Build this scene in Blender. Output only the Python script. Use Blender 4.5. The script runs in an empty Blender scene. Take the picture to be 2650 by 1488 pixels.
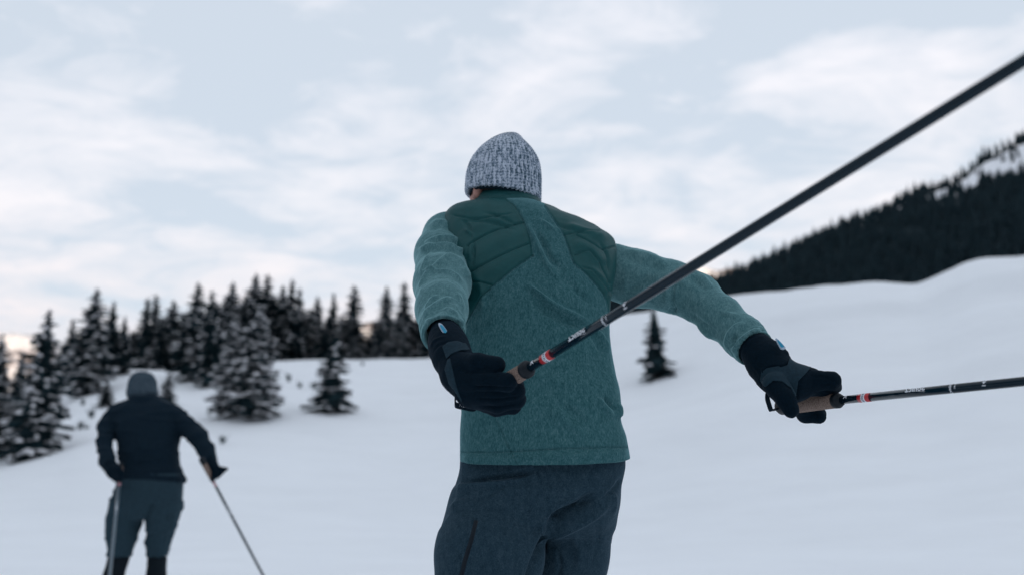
import bpy, math, random
import numpy as np
from mathutils import Vector

random.seed(7)
rng = np.random.default_rng(11)

# ------------------------------------------------------------------ camera
PITCH = math.radians(12.0)
CAMZ = 0.85
FPX, CX, CY = 2650 * 35.0 / 36.0, 1325.0, 744.0
sc = bpy.context.scene
cam_data = bpy.data.cameras.new('camera')
cam = bpy.data.objects.new('camera', cam_data)
sc.collection.objects.link(cam)
cam.location = (0, 0, CAMZ)
cam.rotation_euler = (math.pi / 2 + PITCH, 0, 0)
cam_data.lens = 35.0
cam_data.sensor_width = 36.0
cam_data.clip_start = 0.05
cam_data.clip_end = 12000
cam_data.dof.use_dof = True
cam_data.dof.focus_distance = 2.05
cam_data.dof.aperture_fstop = 2.6
sc.camera = cam

# ------------------------------------------------------------------ sun
SUN_ELEV = math.radians(6.8)
SUN_AZ = math.radians(-172.0)          # measured from +Y towards +X: behind and left of the camera
sun_data = bpy.data.lights.new('sun', 'SUN')
sun_data.energy = 5.0
sun_data.angle = math.radians(0.6)
sun_data.color = (1.0, 0.74, 0.50)
sun = bpy.data.objects.new('sun', sun_data)
sc.collection.objects.link(sun)
SUN_DIR = Vector((math.sin(SUN_AZ) * math.cos(SUN_ELEV), math.cos(SUN_AZ) * math.cos(SUN_ELEV), math.sin(SUN_ELEV)))
sun.rotation_euler = SUN_DIR.to_track_quat('Z', 'Y').to_euler()

# ------------------------------------------------------------------ world
world = bpy.data.worlds.new('World')
sc.world = world
world.use_nodes = True
wn, wl = world.node_tree.nodes, world.node_tree.links
wn.clear()


def N(nodes, typ, **kw):
    n = nodes.new(typ)
    for k, v in kw.items():
        if k.startswith('i_'):
            key = k[2:]
            n.inputs[int(key) if key.isdigit() else key.replace('_', ' ')].default_value = v
        else:
            setattr(n, k, v)
    return n


def math_node(nodes, links, op, a, b=None, c=None, clamp=False):
    n = nodes.new('ShaderNodeMath')
    n.operation = op
    n.use_clamp = clamp
    for i, v in enumerate((a, b, c)):
        if v is None:
            continue
        if isinstance(v, (int, float)):
            n.inputs[i].default_value = v
        else:
            links.new(v, n.inputs[i])
    return n.outputs[0]


def mixc(nodes, links, fac, a, b):
    n = nodes.new('ShaderNodeMix')
    n.data_type = 'RGBA'
    for i, v in ((0, fac), (6, a), (7, b)):
        if isinstance(v, (int, float, tuple)):
            n.inputs[i].default_value = v
        else:
            links.new(v, n.inputs[i])
    return n.outputs[2]


def ramp(nodes, links, fac, stops):
    r = nodes.new('ShaderNodeValToRGB')
    el = r.color_ramp.elements
    while len(el) < len(stops):
        el.new(0.5)
    for e, (p, c) in zip(el, stops):
        e.position = p
        e.color = c if len(c) == 4 else (*c, 1)
    if fac is not None:
        links.new(fac, r.inputs[0])
    return r.outputs[0]


sky = N(wn, 'ShaderNodeTexSky', sky_type='NISHITA')
sky.sun_disc = False
sky.sun_elevation = SUN_ELEV
sky.sun_rotation = SUN_AZ
sky.altitude = 1200
tc = N(wn, 'ShaderNodeTexCoord')
sep = N(wn, 'ShaderNodeSeparateXYZ')
wl.new(tc.outputs['Generated'], sep.inputs[0])
den = math_node(wn, wl, 'ADD', math_node(wn, wl, 'MAXIMUM', sep.outputs[2], 0.0), 0.16)
comb = N(wn, 'ShaderNodeCombineXYZ')
wl.new(math_node(wn, wl, 'DIVIDE', sep.outputs[0], den), comb.inputs[0])
wl.new(math_node(wn, wl, 'DIVIDE', sep.outputs[1], den), comb.inputs[1])


def cloud_layer(loc, rot, scale, nscale, detail, rough, dist):
    mp = N(wn, 'ShaderNodeMapping')
    mp.inputs['Location'].default_value = loc
    mp.inputs['Rotation'].default_value = (0, 0, rot)
    mp.inputs['Scale'].default_value = scale
    wl.new(comb.outputs[0], mp.inputs[0])
    nz = N(wn, 'ShaderNodeTexNoise')
    nz.inputs['Scale'].default_value = nscale
    nz.inputs['Detail'].default_value = detail
    nz.inputs['Roughness'].default_value = rough
    nz.inputs['Distortion'].default_value = dist
    wl.new(mp.outputs[0], nz.inputs['Vector'])
    return nz.outputs['Fac']


c1 = cloud_layer((2.12, 0.93, 0), -0.06, (0.95, 1.10, 1), 2.5, 7, 0.55, 0.7)
c2 = cloud_layer((1.3, 5.2, 2), -0.2, (0.9, 1.2, 1), 6.0, 6, 0.58, 0.8)
cm = math_node(wn, wl, 'ADD', math_node(wn, wl, 'MULTIPLY', c1, 0.68), math_node(wn, wl, 'MULTIPLY', c2, 0.32))
# haze thickens the cover towards the horizon
hz = math_node(wn, wl, 'MULTIPLY', math_node(wn, wl, 'SUBTRACT', 0.42, sep.outputs[2], clamp=True), 0.50)
cm = math_node(wn, wl, 'ADD', cm, hz)
cover = ramp(wn, wl, cm, [(0.485, (0, 0, 0)), (0.58, (0.45,) * 3), (0.71, (0.92,) * 3)])
skyc = N(wn, 'ShaderNodeMix')
skyc.data_type = 'RGBA'
skyc.inputs[0].default_value = 0.88           # pale high veil over the clear sky
wl.new(sky.outputs[0], skyc.inputs[6])
skyc.inputs[7].default_value = (4.70, 5.22, 5.90, 1)
cloudc = ramp(wn, wl, sep.outputs[2], [(0.12, (0.63, 0.585, 0.595)), (0.28, (0.665, 0.65, 0.675)), (0.6, (0.66, 0.66, 0.71))])
cloud10 = N(wn, 'ShaderNodeMix')
cloud10.data_type = 'RGBA'
cloud10.blend_type = 'MULTIPLY'
cloud10.inputs[0].default_value = 1.0
wl.new(cloudc, cloud10.inputs[6])
cloud10.inputs[7].default_value = (10, 10, 10, 1)
skymix = mixc(wn, wl, cover, skyc.outputs[2], cloud10.outputs[2])
bg = N(wn, 'ShaderNodeBackground')
bg.inputs['Strength'].default_value = 0.1
wl.new(skymix, bg.inputs['Color'])
wo = N(wn, 'ShaderNodeOutputWorld')
wl.new(bg.outputs[0], wo.inputs[0])

# ------------------------------------------------------------------ exposure
sc.view_settings.view_transform = 'Standard'
sc.view_settings.look = 'None'
sc.view_settings.gamma = 1.0
sc.view_settings.exposure = 0.58
sc.view_settings.use_curve_mapping = False
sc.cycles.use_denoising = True
sc.cycles.max_bounces = 6
sc.cycles.diffuse_bounces = 3
sc.cycles.glossy_bounces = 3

# ------------------------------------------------------------------ geometry helpers
CP, SP = math.cos(PITCH), math.sin(PITCH)


def P(px, py, d):
    """point of the place that the camera sees at this spot, d metres in front of it"""
    u, v = (px - CX) / FPX, (CY - py) / FPX
    return np.array([u * d, (CP - v * SP) * d, CAMZ + (SP + v * CP) * d])


def project(p):
    x, y, z = p[:, 0], p[:, 1], p[:, 2] - CAMZ
    d = y * CP + z * SP
    d = np.where(d < 0.05, 0.05, d)
    return CX + FPX * x / d, CY - FPX * (z * CP - y * SP) / d, d


def sstep(a, b, x):
    t = np.clip((x - a) / (b - a), 0, 1)
    return t * t * (3 - 2 * t)


_tab = np.random.default_rng(5).random((32, 32, 32))


def vnoise(p):
    i = np.floor(p).astype(int)
    f = p - i
    f = f * f * (3 - 2 * f)
    i &= 31
    j = (i + 1) & 31
    x0, y0, z0, x1, y1, z1 = i[:, 0], i[:, 1], i[:, 2], j[:, 0], j[:, 1], j[:, 2]
    fx, fy, fz = f[:, 0], f[:, 1], f[:, 2]
    a = _tab[x0, y0, z0] * (1 - fx) + _tab[x1, y0, z0] * fx
    b = _tab[x0, y1, z0] * (1 - fx) + _tab[x1, y1, z0] * fx
    c = _tab[x0, y0, z1] * (1 - fx) + _tab[x1, y0, z1] * fx
    d = _tab[x0, y1, z1] * (1 - fx) + _tab[x1, y1, z1] * fx
    return ((a * (1 - fy) + b * fy) * (1 - fz) + (c * (1 - fy) + d * fy) * fz) * 2 - 1


def fbm(p, o=4):
    s, a = 0, 0.5
    for k in range(o):
        s = s + a * vnoise(p * 2 ** k + 17.3 * k)
        a *= 0.5
    return s


def pchip(xk, yk, x):
    xk = np.asarray(xk, float)
    yk = np.asarray(yk, float)
    if xk[0] > xk[-1]:
        xk, yk = xk[::-1], yk[::-1]
    h = np.diff(xk)
    dl = np.diff(yk) / h
    m = np.zeros_like(yk)
    m[0], m[-1] = dl[0], dl[-1]
    for i in range(1, len(xk) - 1):
        if dl[i - 1] * dl[i] > 0:
            w1, w2 = 2 * h[i] + h[i - 1], h[i] + 2 * h[i - 1]
            m[i] = (w1 + w2) / (w1 / dl[i - 1] + w2 / dl[i])
    x = np.clip(x, xk[0], xk[-1])
    k = np.clip(np.searchsorted(xk, x) - 1, 0, len(h) - 1)
    t = (x - xk[k]) / h[k]
    return ((2 * t ** 3 - 3 * t ** 2 + 1) * yk[k] + (t ** 3 - 2 * t ** 2 + t) * h[k] * m[k]
            + (-2 * t ** 3 + 3 * t ** 2) * yk[k + 1] + (t ** 3 - t ** 2) * h[k] * m[k + 1])


def smin(a, b, k):
    h = np.clip(0.5 + 0.5 * (b - a) / k, 0, 1)
    return b * (1 - h) + a * h - k * h * (1 - h)


def smax(a, b, k):
    return -smin(-a, -b, k)


def cone(p, a, b, ra, rb):
    a, b = np.asarray(a), np.asarray(b)
    ab = b - a
    t = np.clip(((p - a) @ ab) / (ab @ ab), 0, 1)
    return np.linalg.norm(p - a - t[:, None] * ab, axis=1) - (ra + t * (rb - ra))


def chain(p, pts, k=0.015):
    """pts: list of (xyz, r)"""
    d = None
    for (a, ra), (b, rb) in zip(pts, pts[1:]):
        c = cone(p, a, b, ra, rb)
        d = c if d is None else smin(d, c, k)
    return d


def pc(*pts):
    """list of (px, py, d, r) -> list of (xyz, r)"""
    return [(P(a, b, d), r) for a, b, d, r in pts]


def ellipsoid(p, c, r, R=None):
    q = p - np.asarray(c)
    if R is not None:
        q = q @ R
    q = q / np.asarray(r)
    n = np.linalg.norm(q, axis=1)
    return (n - 1) * min(r)


class Stack:
    """a lying stack of horizontal sections: body trunk, hat"""
    def __init__(self, rows, n=2.4):
        z, cx, cy, a, b = [], [], [], [], []
        for py, xl, xr, d, bb in rows:
            c = P((xl + xr) / 2, py, d)
            z.append(c[2]); cx.append(c[0]); cy.append(c[1])
            a.append((xr - xl) / 2 * d / FPX); b.append(bb)
        self.z, self.cx, self.cy, self.a, self.b, self.n = z, cx, cy, a, b, n
        self.zt, self.zb = max(z), min(z)

    def __call__(self, p, off=0.0):
        z = p[:, 2]
        a = np.maximum(pchip(self.z, self.a, z) + off, 0.004)
        b = np.maximum(pchip(self.z, self.b, z) + off, 0.004)
        x = np.abs(p[:, 0] - pchip(self.z, self.cx, z)) / a
        y = np.abs(p[:, 1] - pchip(self.z, self.cy, z)) / b
        rr = (x ** self.n + y ** self.n + 1e-9) ** (1 / self.n)
        d = (rr - 1) * np.minimum(a, b)
        return np.maximum(np.maximum(d, z - self.zt - off), self.zb - off - z)


def axis_grid(a, b, h):
    return np.linspace(a, b, max(4, int(round((b - a) / h)) + 1))


def surface_nets(f, xs, ys, zs):
    X, Y, Z = np.meshgrid(xs, ys, zs, indexing='ij')
    pts = np.stack([X.ravel(), Y.ravel(), Z.ravel()], 1)
    V = np.concatenate([f(pts[i:i + 400000]) for i in range(0, len(pts), 400000)]).reshape(X.shape)
    ins = V < 0
    nx, ny, nz = V.shape
    cnt = np.zeros((nx - 1, ny - 1, nz - 1), int)
    for a in (0, 1):
        for b in (0, 1):
            for c in (0, 1):
                cnt += ins[a:nx - 1 + a, b:ny - 1 + b, c:nz - 1 + c]
    act = (cnt > 0) & (cnt < 8)
    I, J, K = np.nonzero(act)
    idx = -np.ones(act.shape, int)
    idx[I, J, K] = np.arange(len(I))
    acc = np.zeros((len(I), 3))
    num = np.zeros(len(I))
    cor = [(a, b, c) for a in (0, 1) for b in (0, 1) for c in (0, 1)]
    for o in cor:
        for ax in range(3):
            if o[ax]:
                continue
            q = list(o); q[ax] = 1
            i0, j0, k0 = I + o[0], J + o[1], K + o[2]
            i1, j1, k1 = I + q[0], J + q[1], K + q[2]
            v0, v1 = V[i0, j0, k0], V[i1, j1, k1]
            m = (v0 < 0) != (v1 < 0)
            t = np.where(m, v0 / np.where(m, v0 - v1, 1), 0)
            p0 = np.stack([xs[i0], ys[j0], zs[k0]], 1)
            p1 = np.stack([xs[i1], ys[j1], zs[k1]], 1)
            acc += np.where(m[:, None], p0 + t[:, None] * (p1 - p0), 0)
            num += m
    verts = acc / num[:, None]
    quads = []
    # x edges
    for ax in range(3):
        sl0 = [slice(None)] * 3; sl1 = [slice(None)] * 3
        sl0[ax] = slice(0, -1); sl1[ax] = slice(1, None)
        diff = ins[tuple(sl0)] != ins[tuple(sl1)]
        E = np.nonzero(diff)
        o1, o2 = (ax + 1) % 3, (ax + 2) % 3
        E = [e.copy() for e in E]
        lim = act.shape
        ok = (E[o1] > 0) & (E[o1] < lim[o1]) & (E[o2] > 0) & (E[o2] < lim[o2]) & (E[ax] < lim[ax])
        E = [e[ok] for e in E]
        flip = ins[tuple(E)]

        def cid(d1, d2):
            c = [e for e in E]
            c[o1] = E[o1] - d1
            c[o2] = E[o2] - d2
            return idx[tuple(c)]
        q = np.stack([cid(1, 1), cid(0, 1), cid(0, 0), cid(1, 0)], 1)
        q = np.where(flip[:, None], q, q[:, ::-1])
        quads.append(q)
    return verts, np.concatenate(quads)


def grad(f, v, e=0.003):
    g = np.zeros_like(v)
    for k in range(3):
        d = np.zeros(3); d[k] = e
        g[:, k] = f(v + d) - f(v - d)
    return g / np.maximum(np.linalg.norm(g, axis=1, keepdims=True), 1e-9)


def polydist(px, py, pts):
    best = np.full(px.shape, 1e9)
    tt = np.zeros(px.shape)
    pts = np.asarray(pts, float)
    L = np.concatenate([[0], np.cumsum(np.linalg.norm(np.diff(pts, axis=0), axis=1))])
    for i in range(len(pts) - 1):
        a, b = pts[i], pts[i + 1]
        ab = b - a
        t = np.clip(((px - a[0]) * ab[0] + (py - a[1]) * ab[1]) / (ab @ ab), 0, 1)
        d = np.hypot(px - a[0] - t * ab[0], py - a[1] - t * ab[1])
        m = d < best
        best = np.where(m, d, best)
        tt = np.where(m, (L[i] + t * (L[i + 1] - L[i])) / L[-1], tt)
    return best, tt


def smooth_line(pts, n=6):
    pts = np.asarray(pts, float)
    if len(pts) < 3:
        return pts
    s = np.arange(len(pts))
    q = np.linspace(0, len(pts) - 1, (len(pts) - 1) * n + 1)
    P0 = np.vstack([2 * pts[0] - pts[1], pts, 2 * pts[-1] - pts[-2]])
    i = np.minimum(q.astype(int), len(pts) - 2)
    t = (q - i)[:, None]
    a, b, c, d = P0[i], P0[i + 1], P0[i + 2], P0[i + 3]
    return 0.5 * (2 * b + (c - a) * t + (2 * a - 5 * b + 4 * c - d) * t * t + (3 * b - a - 3 * c + d) * t ** 3)


def sew(v, n, strokes):
    """folds and seams of a garment: strokes are (width_px, height_m, points[, taper]) as read off the picture,
    pressed into or raised from the cloth"""
    px, py, _ = project(v)
    view = np.array([0, 0, CAMZ]) - v
    view /= np.linalg.norm(view, axis=1, keepdims=True)
    face = sstep(0.02, 0.25, (n * view).sum(1))
    off = np.zeros(len(v))
    for s in strokes:
        w, h, pts = s[:3]
        taper = s[3] if len(s) > 3 else 0.25
        d, t = polydist(px, py, smooth_line(pts))
        e = np.exp(-(d / w) ** 2)
        if taper > 0:
            e = e * sstep(0, taper, t) * sstep(0, taper, 1 - t)
        off += h * e
    return off * face


def inside_poly(px, py, poly):
    """signed distance in pixels, negative inside"""
    poly = np.asarray(poly, float)
    d, _ = polydist(px, py, np.vstack([poly, poly[:1]]))
    c = np.zeros(px.shape, bool)
    j = len(poly) - 1
    for i in range(len(poly)):
        xi, yi = poly[i]; xj, yj = poly[j]
        if yi != yj:
            m = ((yi > py) != (yj > py)) & (px < (xj - xi) * (py - yi) / (yj - yi) + xi)
            c ^= m
        j = i
    return np.where(c, -d, d)


def tris_of(quads):
    return np.concatenate([quads[:, [0, 1, 2]], quads[:, [0, 2, 3]]])


def clip_split(v, t, s):
    """cut a triangle mesh along s = 0 -> (verts, tris_neg, tris_pos, source rows for interpolation)"""
    s = np.where(np.abs(s) < 1e-4, 1e-4, s)
    v = list(map(tuple, v))
    neg, pos = [], []
    sg = s < 0
    allneg = sg[t].all(1)
    allpos = (~sg[t]).all(1)
    neg = list(map(tuple, t[allneg]))
    pos = list(map(tuple, t[allpos]))
    cache = {}

    def cut(a, b):
        k = (a, b) if a < b else (b, a)
        if k not in cache:
            a0, b0 = k
            w = s[a0] / (s[a0] - s[b0])
            cache[k] = len(v)
            v.append(tuple(v[a0][i] + w * (v[b0][i] - v[a0][i]) for i in range(3)))
        return cache[k]
    for tri in t[~(allneg | allpos)]:
        tri = [int(x) for x in tri]
        k = sum(sg[i] for i in tri)
        # rotate so that the odd one is first
        for r in range(3):
            a, b, c = tri[r], tri[(r + 1) % 3], tri[(r + 2) % 3]
            if sg[a] != sg[b] and sg[a] != sg[c]:
                break
        ab, ac = cut(a, b), cut(a, c)
        one, two = (neg, pos) if sg[a] else (pos, neg)
        one.append((a, ab, ac))
        two.append((ab, b, c))
        two.append((ab, c, ac))
    return np.array(v), np.array(neg, int).reshape(-1, 3), np.array(pos, int).reshape(-1, 3)


def compact(v, t):
    u, inv = np.unique(t, return_inverse=True)
    return v[u], inv.reshape(t.shape)


# ------------------------------------------------------------------ object helpers
C = sc.collection


def mesh_from(name, v, f, mat=None, smooth=True):
    me = bpy.data.meshes.new(name)
    v = np.asarray(v, np.float32)
    if isinstance(f, np.ndarray):
        me.vertices.add(len(v))
        me.vertices.foreach_set('co', v.ravel())
        k = f.shape[1]
        me.loops.add(f.size)
        me.loops.foreach_set('vertex_index', f.astype(np.int32).ravel())
        me.polygons.add(len(f))
        me.polygons.foreach_set('loop_start', np.arange(0, f.size, k, dtype=np.int32))
        me.update(calc_edges=True)
    else:
        me.from_pydata(v.tolist(), [], [list(map(int, q)) for q in f])
        me.update()
    me.validate()
    if smooth:
        me.polygons.foreach_set('use_smooth', np.ones(len(me.polygons), bool))
    if mat:
        me.materials.append(mat)
    return me


def thing(name, loc, label, cat, group=None):
    o = bpy.data.objects.new(name, None)
    o.empty_display_size = 0.2
    C.objects.link(o)
    o.location = [float(x) for x in loc]
    o['label'] = label
    o['category'] = cat
    if group:
        o['group'] = group
    return o


def part(name, v, f, mat, parent=None, base=(0, 0, 0), label=None, smooth=True):
    v = np.asarray(v, float) - np.asarray(base, float)
    o = bpy.data.objects.new(name, mesh_from(name, v, f, mat, smooth))
    C.objects.link(o)
    if parent:
        o.parent = parent
    if label:
        o['label'] = label
    return o


def structure(name, v, f, mat, label, smooth=True):
    o = part(name, v, f, mat, smooth=smooth)
    o['kind'] = 'structure'
    o['label'] = label
    return o


def frame_of(d):
    d = np.asarray(d, float); d = d / np.linalg.norm(d)
    a = np.cross(d, [0, 0, 1.0]); a /= np.linalg.norm(a)
    b = np.cross(a, d)
    return d, a, b


def lathe(a, dirv, prof, n=28):
    """revolve prof [(t along axis, radius)] about the line from a"""
    d, e1, e2 = frame_of(dirv)
    ang = np.linspace(0, 2 * np.pi, n, endpoint=False)
    v, f = [], []
    for t, r in prof:
        for q in ang:
            v.append(np.asarray(a) + d * t + r * (math.cos(q) * e1 + math.sin(q) * e2))
    m = len(prof)
    for i in range(m - 1):
        for j in range(n):
            k = (j + 1) % n
            f.append((i * n + j, i * n + k, (i + 1) * n + k, (i + 1) * n + j))
    f.append(tuple(range(n))[::-1])
    f.append(tuple((m - 1) * n + j for j in range(n)))
    return np.array(v), f


def ribbon(pts, wdir, w, th):
    """a flat strap along pts"""
    pts = np.asarray(pts, float)
    v, f = [], []
    n = len(pts)
    for i in range(n):
        t = pts[min(i + 1, n - 1)] - pts[max(i - 1, 0)]
        t /= np.linalg.norm(t)
        wd = np.asarray(wdir, float) - t * np.dot(wdir, t)
        wd /= np.linalg.norm(wd)
        nn = np.cross(t, wd)
        for a, b in ((-1, -1), (1, -1), (1, 1), (-1, 1)):
            v.append(pts[i] + wd * a * w / 2 + nn * b * th / 2)
    for i in range(n - 1):
        for j in range(4):
            k = (j + 1) % 4
            f.append((i * 4 + j, i * 4 + k, i * 4 + 4 + k, i * 4 + 4 + j))
    f.append((3, 2, 1, 0))
    f.append(tuple(4 * (n - 1) + j for j in range(4)))
    return np.array(v), f


# ------------------------------------------------------------------ materials
def mat(name, rough=0.8, spec=0.3):
    m = bpy.data.materials.new(name)
    m.use_nodes = True
    n, l = m.node_tree.nodes, m.node_tree.links
    b = n['Principled BSDF']
    b.inputs['Roughness'].default_value = rough
    b.inputs['Specular IOR Level'].default_value = spec
    return m, n, l, b


def noise_tex(n, l, scale, detail=3, rough=0.6, stretch=(1, 1, 1), dist=0.0, coord='Object'):
    t = n.new('ShaderNodeTexCoord')
    mp = n.new('ShaderNodeMapping')
    mp.inputs['Scale'].default_value = stretch
    l.new(t.outputs[coord], mp.inputs[0])
    z = n.new('ShaderNodeTexNoise')
    z.inputs['Scale'].default_value = scale
    z.inputs['Detail'].default_value = detail
    z.inputs['Roughness'].default_value = rough
    z.inputs['Distortion'].default_value = dist
    l.new(mp.outputs[0], z.inputs['Vector'])
    return z.outputs['Fac']


def bump(n, l, b, h, strength=0.3, dist=0.002):
    k = n.new('ShaderNodeBump')
    k.inputs['Strength'].default_value = strength
    k.inputs['Distance'].default_value = dist
    l.new(h, k.inputs['Height'])
    l.new(k.outputs[0], b.inputs['Normal'])


def melange(name, dark, mid, light, scale=330, sheen=0.85, stretch=(1, 1, 0.35)):
    m, n, l, b = mat(name, 0.95, 0.12)
    f = noise_tex(n, l, scale, 4, 0.75, stretch)
    g = noise_tex(n, l, scale * 0.28, 3, 0.6, (1, 1, 0.5))
    s = math_node(n, l, 'ADD', math_node(n, l, 'MULTIPLY', f, 0.72), math_node(n, l, 'MULTIPLY', g, 0.28))
    c = ramp(n, l, s, [(0.38, dark), (0.50, mid), (0.64, light)])
    l.new(c, b.inputs['Base Color'])
    b.inputs['Sheen Weight'].default_value = sheen
    b.inputs['Sheen Roughness'].default_value = 0.32
    b.inputs['Sheen Tint'].default_value = (light[0] * 2.6, light[1] * 2.3, light[2] * 2.3, 1)
    bump(n, l, b, s, 0.5, 0.0012)
    return m


def plain(name, col, rough=0.8, spec=0.3, vary=0.15, scale=60, bs=0.2, sheen=0.0, metal=0.0, coat=0.0):
    m, n, l, b = mat(name, rough, spec)
    f = noise_tex(n, l, scale, 4, 0.6)
    c = ramp(n, l, f, [(0.3, tuple(x * (1 - vary) for x in col)), (0.7, tuple(x * (1 + vary) for x in col))])
    l.new(c, b.inputs['Base Color'])
    b.inputs['Metallic'].default_value = metal
    b.inputs['Coat Weight'].default_value = coat
    b.inputs['Coat Roughness'].default_value = 0.12
    if sheen:
        b.inputs['Sheen Weight'].default_value = sheen
        b.inputs['Sheen Tint'].default_value = (*[min(1, x * 4 + 0.02) for x in col], 1)
    if bs:
        bump(n, l, b, f, bs, 0.001)
    return m


M_fleece = melange('jacket_melange', (0.019, 0.075, 0.085), (0.037, 0.115, 0.128), (0.080, 0.175, 0.190), 380)
M_sleeve_lit = melange('sleeve_melange_lit', (0.046, 0.125, 0.138), (0.080, 0.182, 0.196), (0.138, 0.260, 0.272), 360)  # jacket melange made lighter: sky light on the sleeves is in the colour
M_quilt = plain('quilted_nylon', (0.006, 0.066, 0.070), 0.55, 0.22, 0.08, 35, 0.12)
M_collar = plain('collar_nylon', (0.007, 0.066, 0.070), 0.6, 0.25, 0.12, 40, 0.2)
M_lining = plain('dark_lining', (0.006, 0.018, 0.028), 0.9, 0.1)
M_seam = plain('seam_thread', (0.006, 0.035, 0.045), 0.8, 0.2)
M_pants = melange('trouser_melange', (0.009, 0.025, 0.038), (0.019, 0.044, 0.064), (0.042, 0.072, 0.094), 420, 0.6, (1, 1, 0.75))
M_zip = plain('zip_tape', (0.003, 0.010, 0.018), 0.6, 0.3)
M_glove = plain('glove_softshell', (0.0010, 0.0070, 0.0135), 0.85, 0.08, 0.3, 240, 0.25, sheen=0.35)
M_gpalm = plain('glove_panel', (0.008, 0.026, 0.040), 0.8, 0.2, 0.2, 200, 0.3, sheen=0.1)
M_skin = plain('skin', (0.50, 0.26, 0.21), 0.55, 0.35, 0.08, 80, 0.1)
M_hair = plain('hair', (0.018, 0.014, 0.014), 0.7, 0.3, 0.4, 300, 0.6)
M_boot = plain('boot_black', (0.003, 0.008, 0.013), 0.7, 0.15)
M_rubber = plain('black_rubber', (0.003, 0.008, 0.013), 0.5, 0.25, 0.1, 60, 0.05)
M_shaft = plain('carbon_shaft', (0.003, 0.014, 0.024), 0.07, 0.22, 0.15, 90, 0.0, coat=0.0)
M_red = plain('band_red', (0.50, 0.022, 0.028), 0.35, 0.4, 0.05, 60, 0.0, coat=0.4)
M_white = plain('print_white', (0.74, 0.77, 0.82), 0.4, 0.4, 0.03, 60, 0.0)
M_navyprint = plain('print_navy', (0.04, 0.055, 0.11), 0.5, 0.3, 0.05, 60, 0.0)
M_tagblue = plain('tag_blue', (0.02, 0.26, 0.42), 0.5, 0.3, 0.1, 100, 0.0)
M_taggrey = plain('tag_silver', (0.36, 0.45, 0.55), 0.4, 0.4, 0.1, 100, 0.0)
M_j2 = plain('softshell_navy', (0.0035, 0.013, 0.023), 0.9, 0.15, 0.15, 60, 0.2, sheen=0.1)
M_p2 = plain('ski_trouser_blue', (0.020, 0.042, 0.057), 0.9, 0.15, 0.15, 60, 0.2, sheen=0.2)
M_hat2 = melange('hat_dark_melange', (0.026, 0.044, 0.060), (0.048, 0.072, 0.094), (0.085, 0.115, 0.14), 160, 0.3)
M_graysh = plain('grey_shaft', (0.10, 0.14, 0.17), 0.3, 0.5, 0.1, 60, 0.0)

# cork
M_cork, n_, l_, b_ = mat('cork', 0.85, 0.2)
f_ = noise_tex(n_, l_, 520, 3, 0.7)
l_.new(ramp(n_, l_, f_, [(0.34, (0.065, 0.045, 0.036)), (0.48, (0.20, 0.145, 0.12)), (0.66, (0.30, 0.225, 0.19))]), b_.inputs['Base Color'])
bump(n_, l_, b_, f_, 0.4, 0.001)

# knitted wool of the hat: light and dark twisted yarn
M_knit, n_, l_, b_ = mat('hat_knit', 0.95, 0.1)
f1 = noise_tex(n_, l_, 165, 3, 0.75, (1, 1, 0.36))
f2 = noise_tex(n_, l_, 330, 2, 0.7, (1, 1, 0.7))
f_ = math_node(n_, l_, 'ADD', math_node(n_, l_, 'MULTIPLY', f1, 0.62), math_node(n_, l_, 'MULTIPLY', f2, 0.38))
tc_ = n_.new('ShaderNodeTexCoord'); sx = n_.new('ShaderNodeSeparateXYZ'); l_.new(tc_.outputs['Object'], sx.inputs[0])
ang_ = math_node(n_, l_, 'ARCTAN2', math_node(n_, l_, 'SUBTRACT', sx.outputs[0], -0.0711), math_node(n_, l_, 'SUBTRACT', sx.outputs[1], 0.266))
rib_ = math_node(n_, l_, 'COSINE', math_node(n_, l_, 'MULTIPLY', math_node(n_, l_, 'ADD', ang_, math_node(n_, l_, 'MULTIPLY', f2, 0.05)), 58.0))
row_ = math_node(n_, l_, 'COSINE', math_node(n_, l_, 'MULTIPLY', sx.outputs[2], 2 * math.pi / 0.0078))
f_ = math_node(n_, l_, 'ADD', f_, math_node(n_, l_, 'ADD', math_node(n_, l_, 'MULTIPLY', rib_, 0.032), math_node(n_, l_, 'MULTIPLY', row_, 0.022)))
l_.new(ramp(n_, l_, f_, [(0.40, (0.035, 0.075, 0.105)), (0.47, (0.16, 0.22, 0.29)), (0.54, (0.46, 0.52, 0.62)), (0.68, (0.62, 0.68, 0.77))]), b_.inputs['Base Color'])
bump(n_, l_, b_, f_, 0.7, 0.003)
b_.inputs['Sheen Weight'].default_value = 0.3

# snow
def snow_mat(name, scale, bstr, bdist, col=(0.90, 0.93, 0.965)):
    m, n, l, b = mat(name, 0.75, 0.2)
    big = noise_tex(n, l, scale, 5, 0.55, (1, 1.8, 1))
    l.new(ramp(n, l, big, [(0.35, tuple(c * 0.965 for c in col)), (0.65, col)]), b.inputs['Base Color'])
    b.inputs['Subsurface Weight'].default_value = 0.0
    bump(n, l, b, big, bstr, bdist)
    return m


M_snow = snow_mat('ground_snow', 0.35, 0.5, 0.25)
M_snowload = plain('branch_snow', (0.90, 0.90, 0.93), 0.8, 0.2, 0.03, 4, 0.0)

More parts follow.
